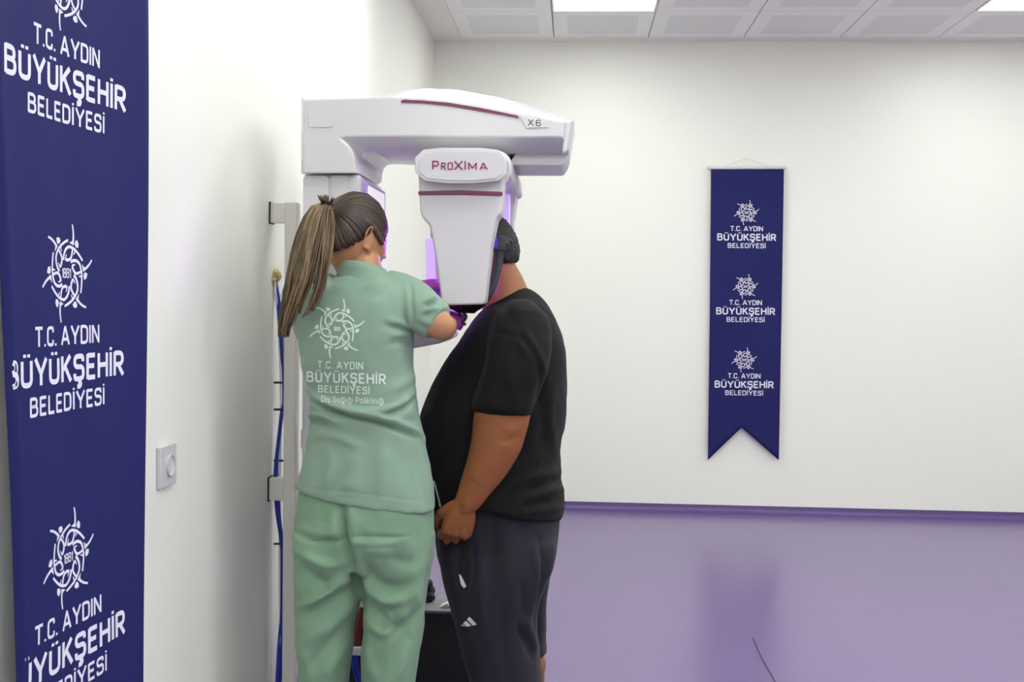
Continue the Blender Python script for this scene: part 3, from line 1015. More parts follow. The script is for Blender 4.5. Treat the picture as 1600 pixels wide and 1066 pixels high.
tag(link('black_bag', me, mat('black_bag_cloth', (26, 25, 27), rough=.6, bump=.4, bump_scale=160)), 'crumpled black bag lying on the grey box top behind the legs', 'bag')
pp = P(694, 950, 3.5); pp.z = ZB
m = MB(); m.add([pp + Vector(q) for q in ((-.014, -.03, .001), (.03, -.03, .001), (.03, .03, .001), (-.008, .02, .001), (.012, -.028, .016), (.03, .02, .018))], [(0, 1, 4), (1, 2, 5, 4), (2, 3, 5), (3, 0, 4, 5), (0, 3, 2, 1)])
tag(m.build('paper_slip', mat('white_paper', (238, 238, 236), rough=.7), smooth=False), 'folded white paper slip on the grey box top by the shorts', 'paper')
# cables between the nurse's legs
YK = 3.4
kb = empty('power_cable', P(558, 1020, YK), 'red and blue cables with white connectors in front of the black box', 'cables')
MB().tube(pxpath([(569, 925, YK + .0), (566, 955, YK), (560, 985, YK), (557, 1010, YK), (556, 1024, YK)], 5), [.008] * 5 + [.012] * 11 + [.009] * 5, 12).build('red_cable', mat('red_cable', (112, 30, 22), rough=.5), kb)
m = MB(); a = P(565, 945, YK - .01); m.box(a + Vector((-.012, -.006, -.008)), a + Vector((.012, .006, .014))); m.build('connector', WHITE_CB, kb, bevel=.003)
m = MB(); a = P(558, 1017, YK - .015); m.box(a + Vector((-.026, -.008, -.014)), a + Vector((.018, .01, .012))); m.build('connector', WHITE_CB, kb, bevel=.004)
for dx in (0, 5):
    MB().tube(pxpath([(551 + dx, 1022, YK - .01), (553 + dx, 1045, YK - .01), (559 + dx, 1068, YK - .01), (566 + dx, 1100, YK - .01), (570 + dx, 1126, YK - .01)], 5), .006, 10).build('blue_cable', BLUE_CB, kb)
# thin black thread on the vinyl
def on_floor(px, py):
    d = ray(px, py); return CAM + d * (-(CAM_H - .0035) / d.z)
m = MB(); m.tube([on_floor(*q) for q in spline([(1177, 997), (1183, 1012), (1194, 1035), (1204, 1052), (1212, 1068), (1217, 1078)], 4)], .0014, 6)
tag(m.build('thread', mat('dark_thread', (58, 52, 74), rough=.8)), 'thin dark thread lying on the purple floor right of centre', 'thread')

# ------------------------------------------------------------------ people
SKIN_W = mat('skin_light', (184, 132, 96), rough=0.5, sss=0.15, noise_scale=14, noise_amt=0.06, bump=0.08, bump_scale=350)
SKIN_M = mat('skin_tan', (142, 85, 44), rough=0.5, sss=0.12, noise_scale=12, noise_amt=0.10, bump=0.10, bump_scale=300)
SCRUB = mat('sage_scrub_cloth', (131, 158, 138), rough=0.75, sheen=0.15, noise_scale=5, noise_amt=0.03, bump=0.10, bump_scale=900)
SCRUB_T = mat('sage_trouser_cloth', (120, 153, 124), rough=0.75, sheen=0.15, noise_scale=5, noise_amt=0.03, bump=0.10, bump_scale=900)
SCRUB_INK = mat('scrub_white_print', (210, 226, 214), rough=0.7)
TEE = mat('black_tee_cloth', (10, 10, 11), rough=0.85, spec=0.25, sheen=0.03, noise_scale=6, noise_amt=0.1, bump=0.12, bump_scale=900)
SHORT = mat('charcoal_short_cloth', (33, 32, 41), rough=0.85, spec=0.3, sheen=0.05, noise_scale=6, noise_amt=0.06, bump=0.10, bump_scale=900)
GLOVE = mat('violet_glove', (200, 84, 212), rough=0.4, bump=0.15, bump_scale=120)
SHOE_W = mat('white_shoe', (220, 220, 218), rough=0.5)
SHOE_B = mat('black_shoe', (26, 26, 28), rough=0.5)
EYE = mat('eye_white', (235, 232, 228), rough=0.2)
IRIS = mat('eye_brown', (50, 30, 20), rough=0.2)
HAIR_D = mat('dark_brown_hair', (50, 36, 27), rough=0.5, noise_scale=60, noise_amt=0.3)
HAIR_M = mat('mid_brown_hair', (86, 68, 46), rough=0.42, noise_scale=60, noise_amt=0.3)
HAIR_L = mat('light_brown_hair', (128, 106, 74), rough=0.42, noise_scale=60, noise_amt=0.25)
HAIR_B = mat('black_hair', (30, 26, 26), rough=0.6, noise_scale=90, noise_amt=0.4, bump=.6, bump_scale=260)


def eyes(M, parent):
    for sx in (-1, 1):
        e = MB().ball(M @ Vector((sx * .031, .0745, .011)), .0125).build('eye', EYE, parent, angle=None)
        MB().ball(M @ Vector((sx * .031, .0815, .011)), (.0062, .0062, .0062)).build('iris', IRIS, e, angle=None)


def shoe(toe, heel, material, parent, hgt=.075):
    toe, heel = Vector(toe), Vector(heel)
    d = (toe - heel).normalized(); s = Vector((-d.y, d.x, 0)); L = (toe - heel).length
    m = MB()
    rings = []
    for t, wd, h in ((-.02, .02, .05), (0, .032, hgt), (.15, .036, hgt * 1.1), (.4, .037, hgt * 1.0), (.6, .044, hgt * .75), (.8, .046, hgt * .62), (.95, .036, hgt * .5), (1.02, .012, hgt * .3)):
        c = heel + d * L * t
        rings.append([c + s * (wd * math.cos(a)) + Vector((0, 0, .003 + h * (.5 + .5 * math.copysign(abs(math.sin(a)) ** .6, math.sin(a))))) for a in [2 * math.pi * k / 24 for k in range(24)]])
    m.loft(rings)
    return m.build('shoe', material, parent, angle=None)


# ================================================================== the nurse
YN = 2.86
TW = math.radians(-14)                               # her back is turned a little to the left of the picture
nur = empty('person', Vector((P(565, 700, YN).x, YN, 0)), 'woman with long ponytail in sage green scrubs, seen from behind, reaching to machine', 'person')
HN = P(553, 374, YN + .03)
torso_rows = [(428, 540, 606, YN, .060, TW), (440, 512, 634, YN, .080, TW), (455, 492, 645, YN, .096, TW), (480, 474, 649, YN, .110, TW), (520, 466, 647, YN, .118, TW), (560, 469, 647, YN, .116, TW),
              (600, 478, 650, YN, .110, TW), (640, 483, 655, YN, .108, TW), (680, 480, 664, YN + .005, .112, TW), (720, 471, 672, YN + .005, .120, TW), (750, 464, 679, YN + .005, .126, TW), (773, 459, 682, YN + .005, .130, TW)]
# --- tunic
mb = MB()
rings = body_loft(mb, torso_rows, 4)
last = rings[-1]
# slanted hem: drops towards the right; it is open, with a turned-in edge
slant = lambda p, k: Vector((0, 0, k * (.016 - .046 * (p.x - last[20].x) / (last[0].x - last[20].x))))
for q_, wt in ((-1, 1.0), (-2, .85), (-3, .7), (-4, .55), (-5, .4), (-6, .25), (-7, .12)):
    rings[q_] = [p + slant(p, wt) for p in rings[q_]]
hem = [p + Vector((0, 0, -.004)) for p in rings[-1]]
cen = sum(hem, Vector()) / len(hem)
inn = [cen + (p - cen) * .93 for p in hem]
inn2 = [cen + (p - cen) * .87 + Vector((0, 0, .03)) for p in hem]
mb.v, mb.f, mb.mi = [], [], []
mb.loft(rings + [hem, inn, inn2])
RSH, REL = (628, 466, YN), (692, 504, YN - .055)     # right sleeve axis
sl = pxpath([(600, 462, YN), (628, 468, YN), (650, 480, YN - .018), (669, 493, YN - .034), (686, 505, YN - .046)], 4)
sr = list(np.interp(np.arange(len(sl)) / (len(sl) - 1), [0, .25, .5, .75, 1], [.070, .070, .066, .057, .051]))
d_ = (sl[-1] - sl[-2]).normalized()
mb.tube(sl + [sl[-1] - d_ * .001, sl[-1] - d_ * .03], [(r, r * .95) for r in sr] + [(.045, .043), (.043, .041)], 28)
ll = pxpath([(530, 458, YN - .02), (502, 474, YN - .01), (492, 500, YN + .03), (500, 530, YN + .09), (512, 548, YN + .13)], 4)
mb.tube(ll, list(np.interp(np.arange(len(ll)) / (len(ll) - 1), [0, .3, .7, 1], [.062, .066, .056, .050])), 24)
top = fuse(mb, .0044, 12)
folds(top, [
    # sleeve seam, sleeve creases, armpit
    ([(639, 432), (642, 455), (644, 480), (646, 512)], -4.0, 2.6), ([(632, 432), (636, 455), (638, 482), (640, 512)], 2.0, 4.5),
    ([(663, 474), (676, 468), (683, 465)], 6, 3.5), ([(664, 480), (676, 474), (683, 471)], -5, 3.5), ([(662, 487), (676, 484), (684, 481)], 6, 3.5),
    ([(656, 500), (672, 505), (682, 509)], 2.5, 5), ([(650, 505), (668, 514), (680, 520)], -2, 4),
    ([(606, 500), (624, 505), (646, 512)], 3.5, 4.5), ([(600, 508), (622, 513), (646, 520)], -3.5, 4.5), ([(608, 525), (628, 523), (646, 528)], 3, 4), ([(600, 540), (622, 536), (645, 542)], -2, 5),
    # shoulder drape
    ([(596, 432), (580, 445), (566, 452)], 3, 6), ([(612, 440), (600, 456), (580, 468)], -3, 7), ([(560, 428), (540, 440), (520, 462)], 3, 8),
    # the big waist fold from the left side
    ([(470, 600), (482, 612), (510, 628), (545, 640), (590, 650), (640, 668), (668, 690)], 8, 5), ([(470, 612), (486, 626), (516, 640), (550, 652), (600, 664), (650, 684)], -12, 3.8),
    ([(478, 655), (492, 648), (512, 652), (534, 664)], 7, 4.5), ([(478, 664), (494, 660), (516, 666)], -8, 3.5), ([(480, 690), (500, 680), (530, 684), (565, 700)], 4.5, 8),
    ([(648, 610), (630, 628), (600, 640), (570, 640)], 5, 4.5), ([(650, 622), (628, 640), (596, 650)], -7, 3.5), ([(652, 585), (630, 600), (606, 612)], 3, 8), ([(655, 655), (630, 662), (606, 660)], -3, 7),
    ([(470, 560), (480, 585), (494, 606)], 3, 8), ([(500, 560), (512, 596), (536, 624)], -2.5, 12),
    # skirt of the tunic
    ([(560, 700), (552, 735), (545, 778)], 4, 14), ([(620, 700), (640, 740), (650, 785)], -3.5, 14), ([(600, 690), (596, 740), (600, 785)], 2.5, 10), ([(500, 700), (494, 735), (480, 768)], -3, 12), ([(520, 700), (516, 740), (510, 770)], 3, 9),
    ([(660, 690), (668, 730), (676, 780)], 3, 6), ([(646, 690), (655, 740), (664, 788)], -2.5, 6),
    # hem stitching
    ([(458, 761), (520, 766), (600, 776), (682, 787)], -1.2, 1.3),
    # raglan style back seams
    ([(648, 520), (650, 580), (652, 640), (662, 700)], -1.5, 2.0)])
crumple(top, .004, 9, (1, 1, .8)); creases(top, .0022, 9, (1, 1, 1))
relax(top, 1, .3)
tunic = link('scrub_top', top, SCRUB, nur)
# collar band
m = MB()
cring = lambda k, dy: [P(568 + 37 * k * math.cos(t), 409 + dy + 8 * (1 + math.sin(t)) + 7 * math.cos(t), YN + .063 * k * math.sin(t)) for t in [2 * math.pi * i / 40 for i in range(40)]]
m.loft([cring(1.22, 26), cring(1.10, 12), cring(1.0, 0), cring(.94, 0), cring(.94, 14)], cap=False)
m.build('collar', SCRUB, tunic, angle=None)
# side vent piping at the right hem
m = MB(); m.tube(pxpath([(678, 752, YN - .01), (684, 775, YN - .01), (688, 792, YN - .01)], 4), [(.0025, .006)] * 9, 8); m.build('side_vent', mat('dark_green_piping', (70, 105, 86), rough=.7), tunic)
# --- trousers
mb = MB()
hip = [(752, 468, 675, YN + .005, .112, TW), (775, 464, 678, YN + .005, .120, TW), (800, 461, 679, YN + .005, .126, TW), (830, 460, 679, YN + .005, .128, TW), (860, 462, 677, YN + .01, .124, TW), (885, 470, 668, YN + .01, .10, TW)]
body_loft(mb, hip, 3)
Lg = [(830, 461, 566, YN - .0, .105, 0), (870, 460, 567, YN + .0, .112, 0), (910, 460, 567, YN + .01, .108, 0), (935, 461, 565, YN + .02, .104, 0), (965, 463, 557, YN + .02, .100, 0), (1000, 465, 550, YN + .02, .098, 0), (1066, 467, 544, YN + .02, .092, 0), (1130, 470, 540, YN + .02, .086, 0), (1200, 472, 540, YN + .02, .082, 0), (1236, 470, 542, YN + .02, .084, 0)]
Rg = [(830, 560, 680, YN + .0, .105, 0), (870, 560, 678, YN + .0, .112, 0), (910, 564, 672, YN + .01, .108, 0), (935, 567, 668, YN + .02, .104, 0), (965, 568, 664, YN + .02, .100, 0), (1000, 567, 659, YN + .02, .098, 0), (1066, 566, 650, YN + .02, .092, 0), (1130, 566, 643, YN + .02, .086, 0), (1200, 566, 640, YN + .02, .082, 0), (1236, 564, 642, YN + .02, .084, 0)]
for rows in (Lg, Rg):
    rs = [body_ring(*[r[k] for k in (1, 2, 0, 3, 4, 5)]) for r in spline(rows, 4)]
    c = sum(rs[-1], Vector()) / 40
    mb.loft(rs + [[c + (p - c) * .92 for p in rs[-1]], [c + (p - c) * .9 + Vector((0, 0, .05)) for p in rs[-1]]])
tr = fuse(mb, .0048, 10)
folds(tr, [
    ([(534, 778), (537, 815), (541, 850), (552, 890), (566, 930)], -13, 7), ([(548, 785), (552, 830), (556, 862)], 4, 9), ([(524, 785), (524, 820), (520, 850)], 4, 10),
    ([(466, 838), (490, 843), (520, 846), (536, 843)], -6, 5), ([(464, 826), (495, 830), (530, 830)], 5, 8), ([(480, 822), (506, 828), (528, 829)], -2.5, 2.2),
    ([(545, 838), (580, 838), (612, 840), (640, 838)], -3.5, 2.5), ([(545, 846), (580, 850), (620, 848)], 3, 4),
    ([(462, 862), (486, 874), (512, 884), (540, 880)], 7, 8), ([(464, 880), (480, 900), (505, 915), (522, 905)], -9, 11),
    ([(563, 896), (540, 905), (512, 925), (486, 942), (466, 948)], 8, 8), ([(562, 912), (530, 935), (500, 950), (466, 972)], -8, 9),
    ([(560, 935), (535, 965), (505, 985), (472, 1005)], 5, 10), ([(556, 950), (520, 1000), (490, 1030), (480, 1066)], -4.5, 9), ([(544, 1000), (520, 1035), (508, 1066)], 5, 9), ([(470, 1010), (480, 1035), (484, 1066)], 4, 8),
    ([(560, 862), (572, 890), (590, 915), (624, 922), (648, 908)], -8, 11), ([(556, 880), (575, 920), (600, 940), (625, 935), (652, 915)], 7, 9),
    ([(572, 930), (590, 962), (616, 975), (606, 950)], -7, 11), ([(570, 955), (590, 985), (615, 992)], 6, 9), ([(612, 980), (640, 950), (668, 920)], 6, 10), ([(596, 1000), (625, 985), (650, 955)], -5, 9),
    ([(655, 860), (650, 900), (640, 930), (610, 985), (590, 1030)], 5, 10), ([(672, 870), (662, 930), (640, 985), (612, 1066)], -4, 9), ([(575, 1010), (580, 1040), (590, 1066)], 5, 9), ([(640, 1000), (628, 1040), (620, 1066)], 4.5, 9),
    ([(574, 870), (585, 860), (610, 866)], 4, 8), ([(600, 868), (630, 880), (650, 880)], -3, 10),
    ([(676, 800), (674, 860), (668, 920), (660, 1000), (650, 1066)], -2, 2.5)])
crumple(tr, .006, 8, (1, 1, .7)); creases(tr, .005, 9, (1, 1, .8))
relax(tr, 1, .3)
trousers = link('trousers', tr, SCRUB_T, nur)
m = MB(); q = [(568, 781), (586, 783), (630, 786), (632, 842), (600, 841), (569, 838)]
# --- body: head, neck, torso, arms, legs as one skin
mb = MB()
MN = head(mb, HN, math.radians(-40), math.radians(-8), math.radians(2), 1.0)
HNa = MN @ Vector((.0, .0, -.06))
mb.tube([P(558, 392, YN + .03), P(568, 412, YN + .015), P(572, 430, YN), P(574, 452, YN)], [.047, .046, .047, .056], 24)
body_loft(mb, [(r[0], r[1], r[2], r[3], r[4], r[5]) for r in torso_rows[:-1]], 3, .76)
body_loft(mb, hip[:4], 3, .84)
for rows, x in ((Lg, 505), (Rg, 605)):
    pts = [P((r[1] + r[2]) / 2, r[0], r[3]) for r in rows]
    mb.tube(pts[:-1] + [Vector((pts[-1].x, pts[-1].y, .05))], [.070, .070, .068, .064, .058, .054, .056, .052, .042, .040], 20)
    a = pts[-1]
    mb.tube([Vector((a.x, a.y - .05, .045)), Vector((a.x + .01, a.y + .05, .04)), Vector((a.x + .03, a.y + .16, .03))], [.035, .038, .025], 14)
# right arm to the elbow, forearm away under the machine head to the chin rest
re = pxpath([(610, 464, YN), (640, 474, YN - .012), (668, 494, YN - .036), (682, 504, YN - .046), (690, 511, YN - .036), (694, 511, YN + .02), (698, 508, YN + .09), (701, 505, YN + .145)], 5)
mb.tube(re, list(np.interp(np.arange(len(re)) / (len(re) - 1), [0, .2, .42, .55, .62, .72, .85, 1], [.05, .048, .041, .037, .034, .033, .028, .023])), 24)
WR = re[-1]
hand(mb, WR, (.06, 1, .30), (.3, -.3, .9), -1, .84, (.5, .6, .4), .2)
# left arm, in front of her and hidden by her back, its hand coming out to the right
le = pxpath([(520, 462, YN - .01), (502, 476, YN - .0), (498, 510, YN + .06), (520, 545, YN + .11), (552, 545, YN + .135), (600, 500, YN + .15), (634, 459, YN + .19)], 5)
mb.tube(le, list(np.interp(np.arange(len(le)) / (len(le) - 1), [0, .3, .5, .7, 1], [.05, .046, .040, .040, .027])), 22)
WL = le[-1]
LD = P(690, 443, YN + .26) - WL
hand(mb, WL, LD, (0, .5, .85), 1, .88, (.25, .35, .25), .1)
bm_ = fuse(mb, .0042, 3)
nbody = link('body', bm_, SKIN_W, nur)
eyes(MN, nbody)
# gloves: the hands again, a little larger
for nm, args in (('glove', (WR, (.06, 1, .30), (.3, -.3, .9), -1, .84, (.5, .6, .4), .2)), ('glove', (WL, LD, (0, .5, .85), 1, .88, (.25, .35, .25), .1))):
    mb = MB(); hand(mb, *args, inflate=.0035)
    d = Vector(args[1]).normalized()
    mb.tube([Vector(args[0]) - d * .05, Vector(args[0]) - d * .02, Vector(args[0]) + d * .02], [.030, .029, .031], 20)
    link('glove', fuse(mb, .0035, 3), GLOVE, nur)
for rows in (Lg, Rg):
    a = P((rows[-1][1] + rows[-1][2]) / 2, rows[-1][0], rows[-1][3])
    shoe(Vector((a.x + .04, a.y + .20, 0)), Vector((a.x, a.y - .06, 0)), SHOE_W, nur)
# --- print on the back of the tunic
bvh = BVHTree.FromPolygons([v.co.copy() for v in top.vertices], [tuple(p.vertices) for p in top.polygons])


def on_cloth(px, py, off=.0016):
    d = ray(px, py).normalized()
    hit, nrm, _, _ = bvh.ray_cast(CAM, d)
    if hit is None: return P(px, py, YN - .1)
    return hit + nrm * off


e_, t_ = Flat(), Flat()
e_.emblem(0, 0, 47)
e_.text('1881', 0, 0, 12, 6, .17, .28)
t_.text('T.C. AYDIN', 532 - 527, -(570.5 - 514), 71, 10, .17, .34)
t_.text('BÜYÜKŞEHİR', 541 - 527, -(590 - 514), 123, 14, .20, .34)
t_.text('BELEDİYESİ', 537.5 - 527, -(608.5 - 514), 80, 10, .17, .34)
t_.text('Diş Sağlığı Polikliniği', 551 - 527, -(624.5 - 514), 97, 8.5, .13, .32)
e_.build('emblem', SCRUB_INK, tunic, lambda a, b: on_cloth(527 + a * .93, 514 - b * 1.0 + a * .03), Vector((0, -1, 0)))
t_.build('lettering', SCRUB_INK, tunic, lambda a, b: on_cloth(527 + a, 514 - b + a * .035), Vector((0, -1, 0)))

# --- hair: strands drawn from the hairline over the skull to the tie, then the tail
TIE = P(512, 322, YN - .055)
MNi = MN.inverted()
tl = MNi @ TIE
skull = lambda d: Vector((.0785 * d.x, (.0985 if d.y < 0 else .0925) * d.y, .1185 * d.z))
mb = MB()
td = Vector((tl.x / .0785, tl.y / .0985, tl.z / .1185)).normalized()
hl = []
for sx in (1, -1):
    # hairline: forehead, temple, round the ear, nape
    for y, z in ((.80, .62), (.78, .52), (.70, .38), (.60, .26), (.47, .10), (.38, -.02), (.26, .16), (.12, .27), (-.02, .27), (-.13, .17), (-.25, .06), (-.40, -.06), (-.55, -.17), (-.68, -.26), (-.78, -.33), (-.86, -.38)):
        x = math.sqrt(max(.0, 1 - y * y - z * z))
        hl.append(Vector((sx * x, y, z)).normalized())
hl2 = []
for s_ in (hl[:16], hl[16:]):
    A = spline([tuple(h) for h in s_], 7)
    hl2 += [Vector(a).normalized() for a in A]
hl2 += [Vector((x, .82, .57)).normalized() for x in np.linspace(-.22, .22, 10)] + [Vector((x, -.90, -.41)).normalized() for x in np.linspace(-.15, .15, 8)]
for i, h in enumerate(hl2):
    for rep in range(4):
        hh = (h + Vector(rng.normal(0, .028, 3))).normalized()
        n = 9
        lift = rng.uniform(-.001, .0035)
        pts, rad = [], []
        for k in range(n + 1):
            t = k / n
            d = (hh * (1 - t) + td * t + Vector((0, -.0, .12 * math.sin(math.pi * t))) * .5).normalized()
            p = skull(d) * (1 + .035 * math.sin(math.pi * min(1, t * 1.2)) ) + d * lift
            pts.append(MN @ p); rad.append((.0018 + .0018 * math.sin(math.pi * (.15 + .8 * t)), .0055 * (.35 + .75 * math.sin(math.pi * (.18 + .62 * t)))))
        u = (MN.to_3x3() @ hh)
        r = rng.random()
        mb.tube(pts, rad, 7, 0 if r < .70 else (1 if r < .97 else 2), up=u)
# skull cap below the strands
v, f = [], []
nu_, nv_ = 48, 30
for i in range(nv_ + 1):
    for j in range(nu_):
        th, ph = math.pi * i / nv_, 2 * math.pi * j / nu_
        d = Vector((math.sin(th) * math.sin(ph), math.sin(th) * math.cos(ph), math.cos(th)))
        lim = .60 if d.y > .75 else (.05 + .72 * max(0, d.y) if d.y > .15 else (.30 if d.y > -.12 else +.12 - .62 * (-d.y - .1)))
        q = skull(d) * 1.0 if d.z > lim else skull(d) * .80
        v.append(MN @ q)
for i in range(nv_):
    for j in range(nu_):
        a, b = i * nu_ + j, i * nu_ + (j + 1) % nu_
        f.append((a, a + nu_, b + nu_, b))
mb.add(v, f, 0)
hair = mb.build('hair', [HAIR_D, HAIR_M, HAIR_L], nur, angle=None, fix=False)
# tail
mb = MB()
axis = np.array([(512, 320, YN - .07), (503, 326, YN - .100), (497, 345, YN - .118), (490, 375, YN - .13), (484, 405, YN - .14), (477, 440, YN - .148), (466, 475, YN - .15), (454, 505, YN - .148), (446, 528, YN - .145)], float)
half = np.array([9, 15, 22, 27, 30, 30, 26, 17, 9], float)
clumps = []
for i in range(34):
    u = rng.uniform(-1, 1)
    clumps.append((u, rng.uniform(-1, 1), 1.0 - (.38 * rng.random() ** 2.2 if u < .1 else .14 + .34 * rng.random()), rng.uniform(0, 6.28), rng.uniform(.02, .16), rng.normal(0, 1) * (16 if rng.random() < .3 else 4), rng.random()))
for i in range(620):
    cu, cdep, cL, ph, am, cfly, cr_ = clumps[i % 34]
    u = max(-1, min(1, cu + rng.normal(0, .16)))
    dep = max(-1, min(1, cdep + rng.normal(0, .25)))
    q = math.sqrt(max(0.0, 1 - u * u))
    L = min(1.0, cL * (1.04 - .26 * rng.random() ** 1.6))
    n = 22
    ph2 = rng.uniform(0, 6.28)
    pts, rad = [], []
    fly = cfly + rng.normal(0, 1) * (14 if rng.random() < .10 else 2.5)
    for k in range(n + 1):
        t = L * k / n
        a = [np.interp(t * 8, range(9), axis[:, c]) for c in range(3)]
        h = np.interp(t * 8, range(9), half)
        uu = u * (1 - .25 * t) + cu * .25 * t + am * math.sin(5.5 * t + ph)
        x = a[0] + uu * h + fly * max(0, t - .62) ** 1.5 * 2.2
        y = a[1] + uu * h * .25 - abs(fly) * .3 * max(0, t - .7)
        Y = a[2] + .028 * dep * q * (h / 26.0) + .003 * math.sin(7 * t + ph2) + .006
        pts.append(P(x, y, Y))
        rad.append((.0009 + .0014 * math.sin(math.pi * min(1, .15 + .85 * k / n)) , .0009 + .0018 * math.sin(math.pi * min(1, .12 + .88 * k / n))))
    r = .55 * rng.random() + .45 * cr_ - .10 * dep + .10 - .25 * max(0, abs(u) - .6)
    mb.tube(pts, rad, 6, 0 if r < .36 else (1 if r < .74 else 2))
# short ends that stick up over the tie
for i in range(16):
    a = rng.uniform(-1.2, 1.2)
    b = TIE + Vector((rng.uniform(-.01, .01), rng.uniform(-.02, .0), .004))
    tip = b + Vector((math.sin(a) * .022 - .006, rng.uniform(-.01, .01), math.cos(a) * .024))
    mb.tube([b, b.lerp(tip, .5) + Vector((0, -.004, .003)), tip], [.003, .0028, .0008], 6, 0 if i % 3 else 1)
tail = mb.build('ponytail', [HAIR_D, HAIR_M, HAIR_L], hair, angle=None, fix=False)
m = MB()
tp = [P(512 + 10 * math.cos(a), 323 + 3 * math.cos(a) , YN - .082) + Vector((0, .018 * math.sin(a), .010 * math.sin(a))) for a in [2 * math.pi * k / 20 for k in range(21)]]
m.tube(tp, .0045, 8); m.build('hair_tie', BLACK_PL, hair, angle=None)

# ================================================================== the patient
YQ = 3.20
man = empty('person', Vector((P(770, 700, YQ).x, YQ, 0)), 'heavy-set man in black t-shirt and charcoal shorts standing sideways at the machine', 'person')
HM = P(755, 398, YQ)
YA_ = YQ - .255                                       # plane of his near arm
t_rows = [(449, 800, 822, YQ, .035, 0), (456, 790, 836, YQ, .055, 0), (468, 774, 849, YQ, .095, 0), (485, 757, 860, YQ, .15, 0), (505, 739, 870, YQ, .19, 0), (530, 722, 879, YQ, .212, 0), (560, 701, 885, YQ, .22, 0), (600, 677, 887.5, YQ, .225, 0),
          (640, 659, 886, YQ, .235, 0), (670, 654, 883, YQ, .24, 0), (705, 652, 876, YQ, .24, 0), (735, 656, 877, YQ, .243, 0), (765, 661, 882, YQ, .246, 0), (790, 666, 884, YQ, .246, 0), (806, 668, 881, YQ, .245, 0)]
mb = MB()
rings = [body_ring(*[r[k] for k in (1, 2, 0, 3, 4, 5)], n=48, e=2.15) for r in spline(t_rows, 4)]
for q_, wt in ((-1, 1.0), (-2, .75), (-3, .5), (-4, .25)):
    x0_, x1_ = rings[q_][24].x, rings[q_][0].x
    rings[q_] = [p + Vector((0, 0, .065 * wt * min(1.0, 2.0 * (x1_ - p.x) / (x1_ - x0_)))) for p in rings[q_]]
c = sum(rings[-1], Vector()) / 48
mb.loft(rings + [[c + (p - c) * .945 for p in rings[-1]], [c + (p - c) * .89 + Vector((0, 0, .02)) for p in rings[-1]]])
for sgn in (-1, 1):
    Yo = lambda d: YQ + sgn * d
    sl = pxpath([(808, 492, Yo(.09)), (812, 510, Yo(.16)), (812, 535, Yo(.20)), (806, 570, Yo(.235)), (794, 605, Yo(.25)), (786, 630, Yo(.256)), (784.5, 646, Yo(.257))], 5)
    k = YQ / FPX
    ra = np.interp(np.arange(len(sl)) / (len(sl) - 1), [0, .2, .4, .6, .8, 1], [.06, .085, .092, .090, .087, .086])
    d = (sl[-1] - sl[-2]).normalized()
    mb.tube(sl + [sl[-1] - d * .001, sl[-1] - d * .04], [(.83 * r, r) for r in ra] + [(.056, .071), (.053, .069)], 30, up=(0, 1, 0))
tee = fuse(mb, .0062, 9)
folds(tee, [
    ([(772, 520), (800, 524), (826, 540), (842, 572), (846, 610), (838, 648)], -3.5, 5), ([(765, 530), (758, 560), (746, 600), (738, 640)], -2.2, 5),
    ([(818, 512), (832, 540), (846, 570), (850, 590)], 4, 6), ([(806, 520), (816, 545), (830, 562)], 4, 6), ([(790, 560), (800, 600), (806, 640)], 2.5, 10),
    ([(780, 600), (770, 620), (764, 645)], 3, 7),
    ([(866, 600), (858, 640), (862, 680), (870, 705)], 4, 8), ([(872, 690), (850, 712), (832, 722)], 5, 6), ([(874, 702), (856, 722), (840, 734)], -5, 5),
    ([(878, 735), (850, 742), (815, 752), (790, 770)], 5, 6), ([(880, 748), (850, 756), (820, 768)], -5, 5), ([(882, 764), (850, 770), (816, 784)], 5, 5), ([(884, 780), (850, 786), (810, 795)], -4, 5), ([(882, 792), (850, 797), (812, 802)], 3.5, 4),
    ([(840, 600), (850, 660), (842, 710)], -4, 10), ([(730, 560), (712, 620), (706, 690), (714, 760)], 3, 16), ([(700, 620), (690, 690), (696, 760)], -3, 12),
    ([(855, 480), (872, 520), (880, 570)], 3, 9), ([(780, 470), (800, 500), (812, 512)], -2.5, 9)])
crumple(tee, .005, 8); creases(tee, .0035, 7, (1, 1, 1.3))
relax(tee, 1, .4)
shirt = link('t_shirt', tee, TEE, man)
# neck rib, higher at the nape
m = MB()
nr = []
for k in range(41):
    t = 2 * math.pi * k / 40
    x = 787 + 33 * math.cos(t)
    y = 471 - 19 * math.cos(t)
    nr.append(P(x, y, YQ) + Vector((0, .082 * math.sin(t), 0)))
m.tube(nr, [(.006, .004)] * 41, 10); m.build('neck_rib', TEE, shirt, angle=None)
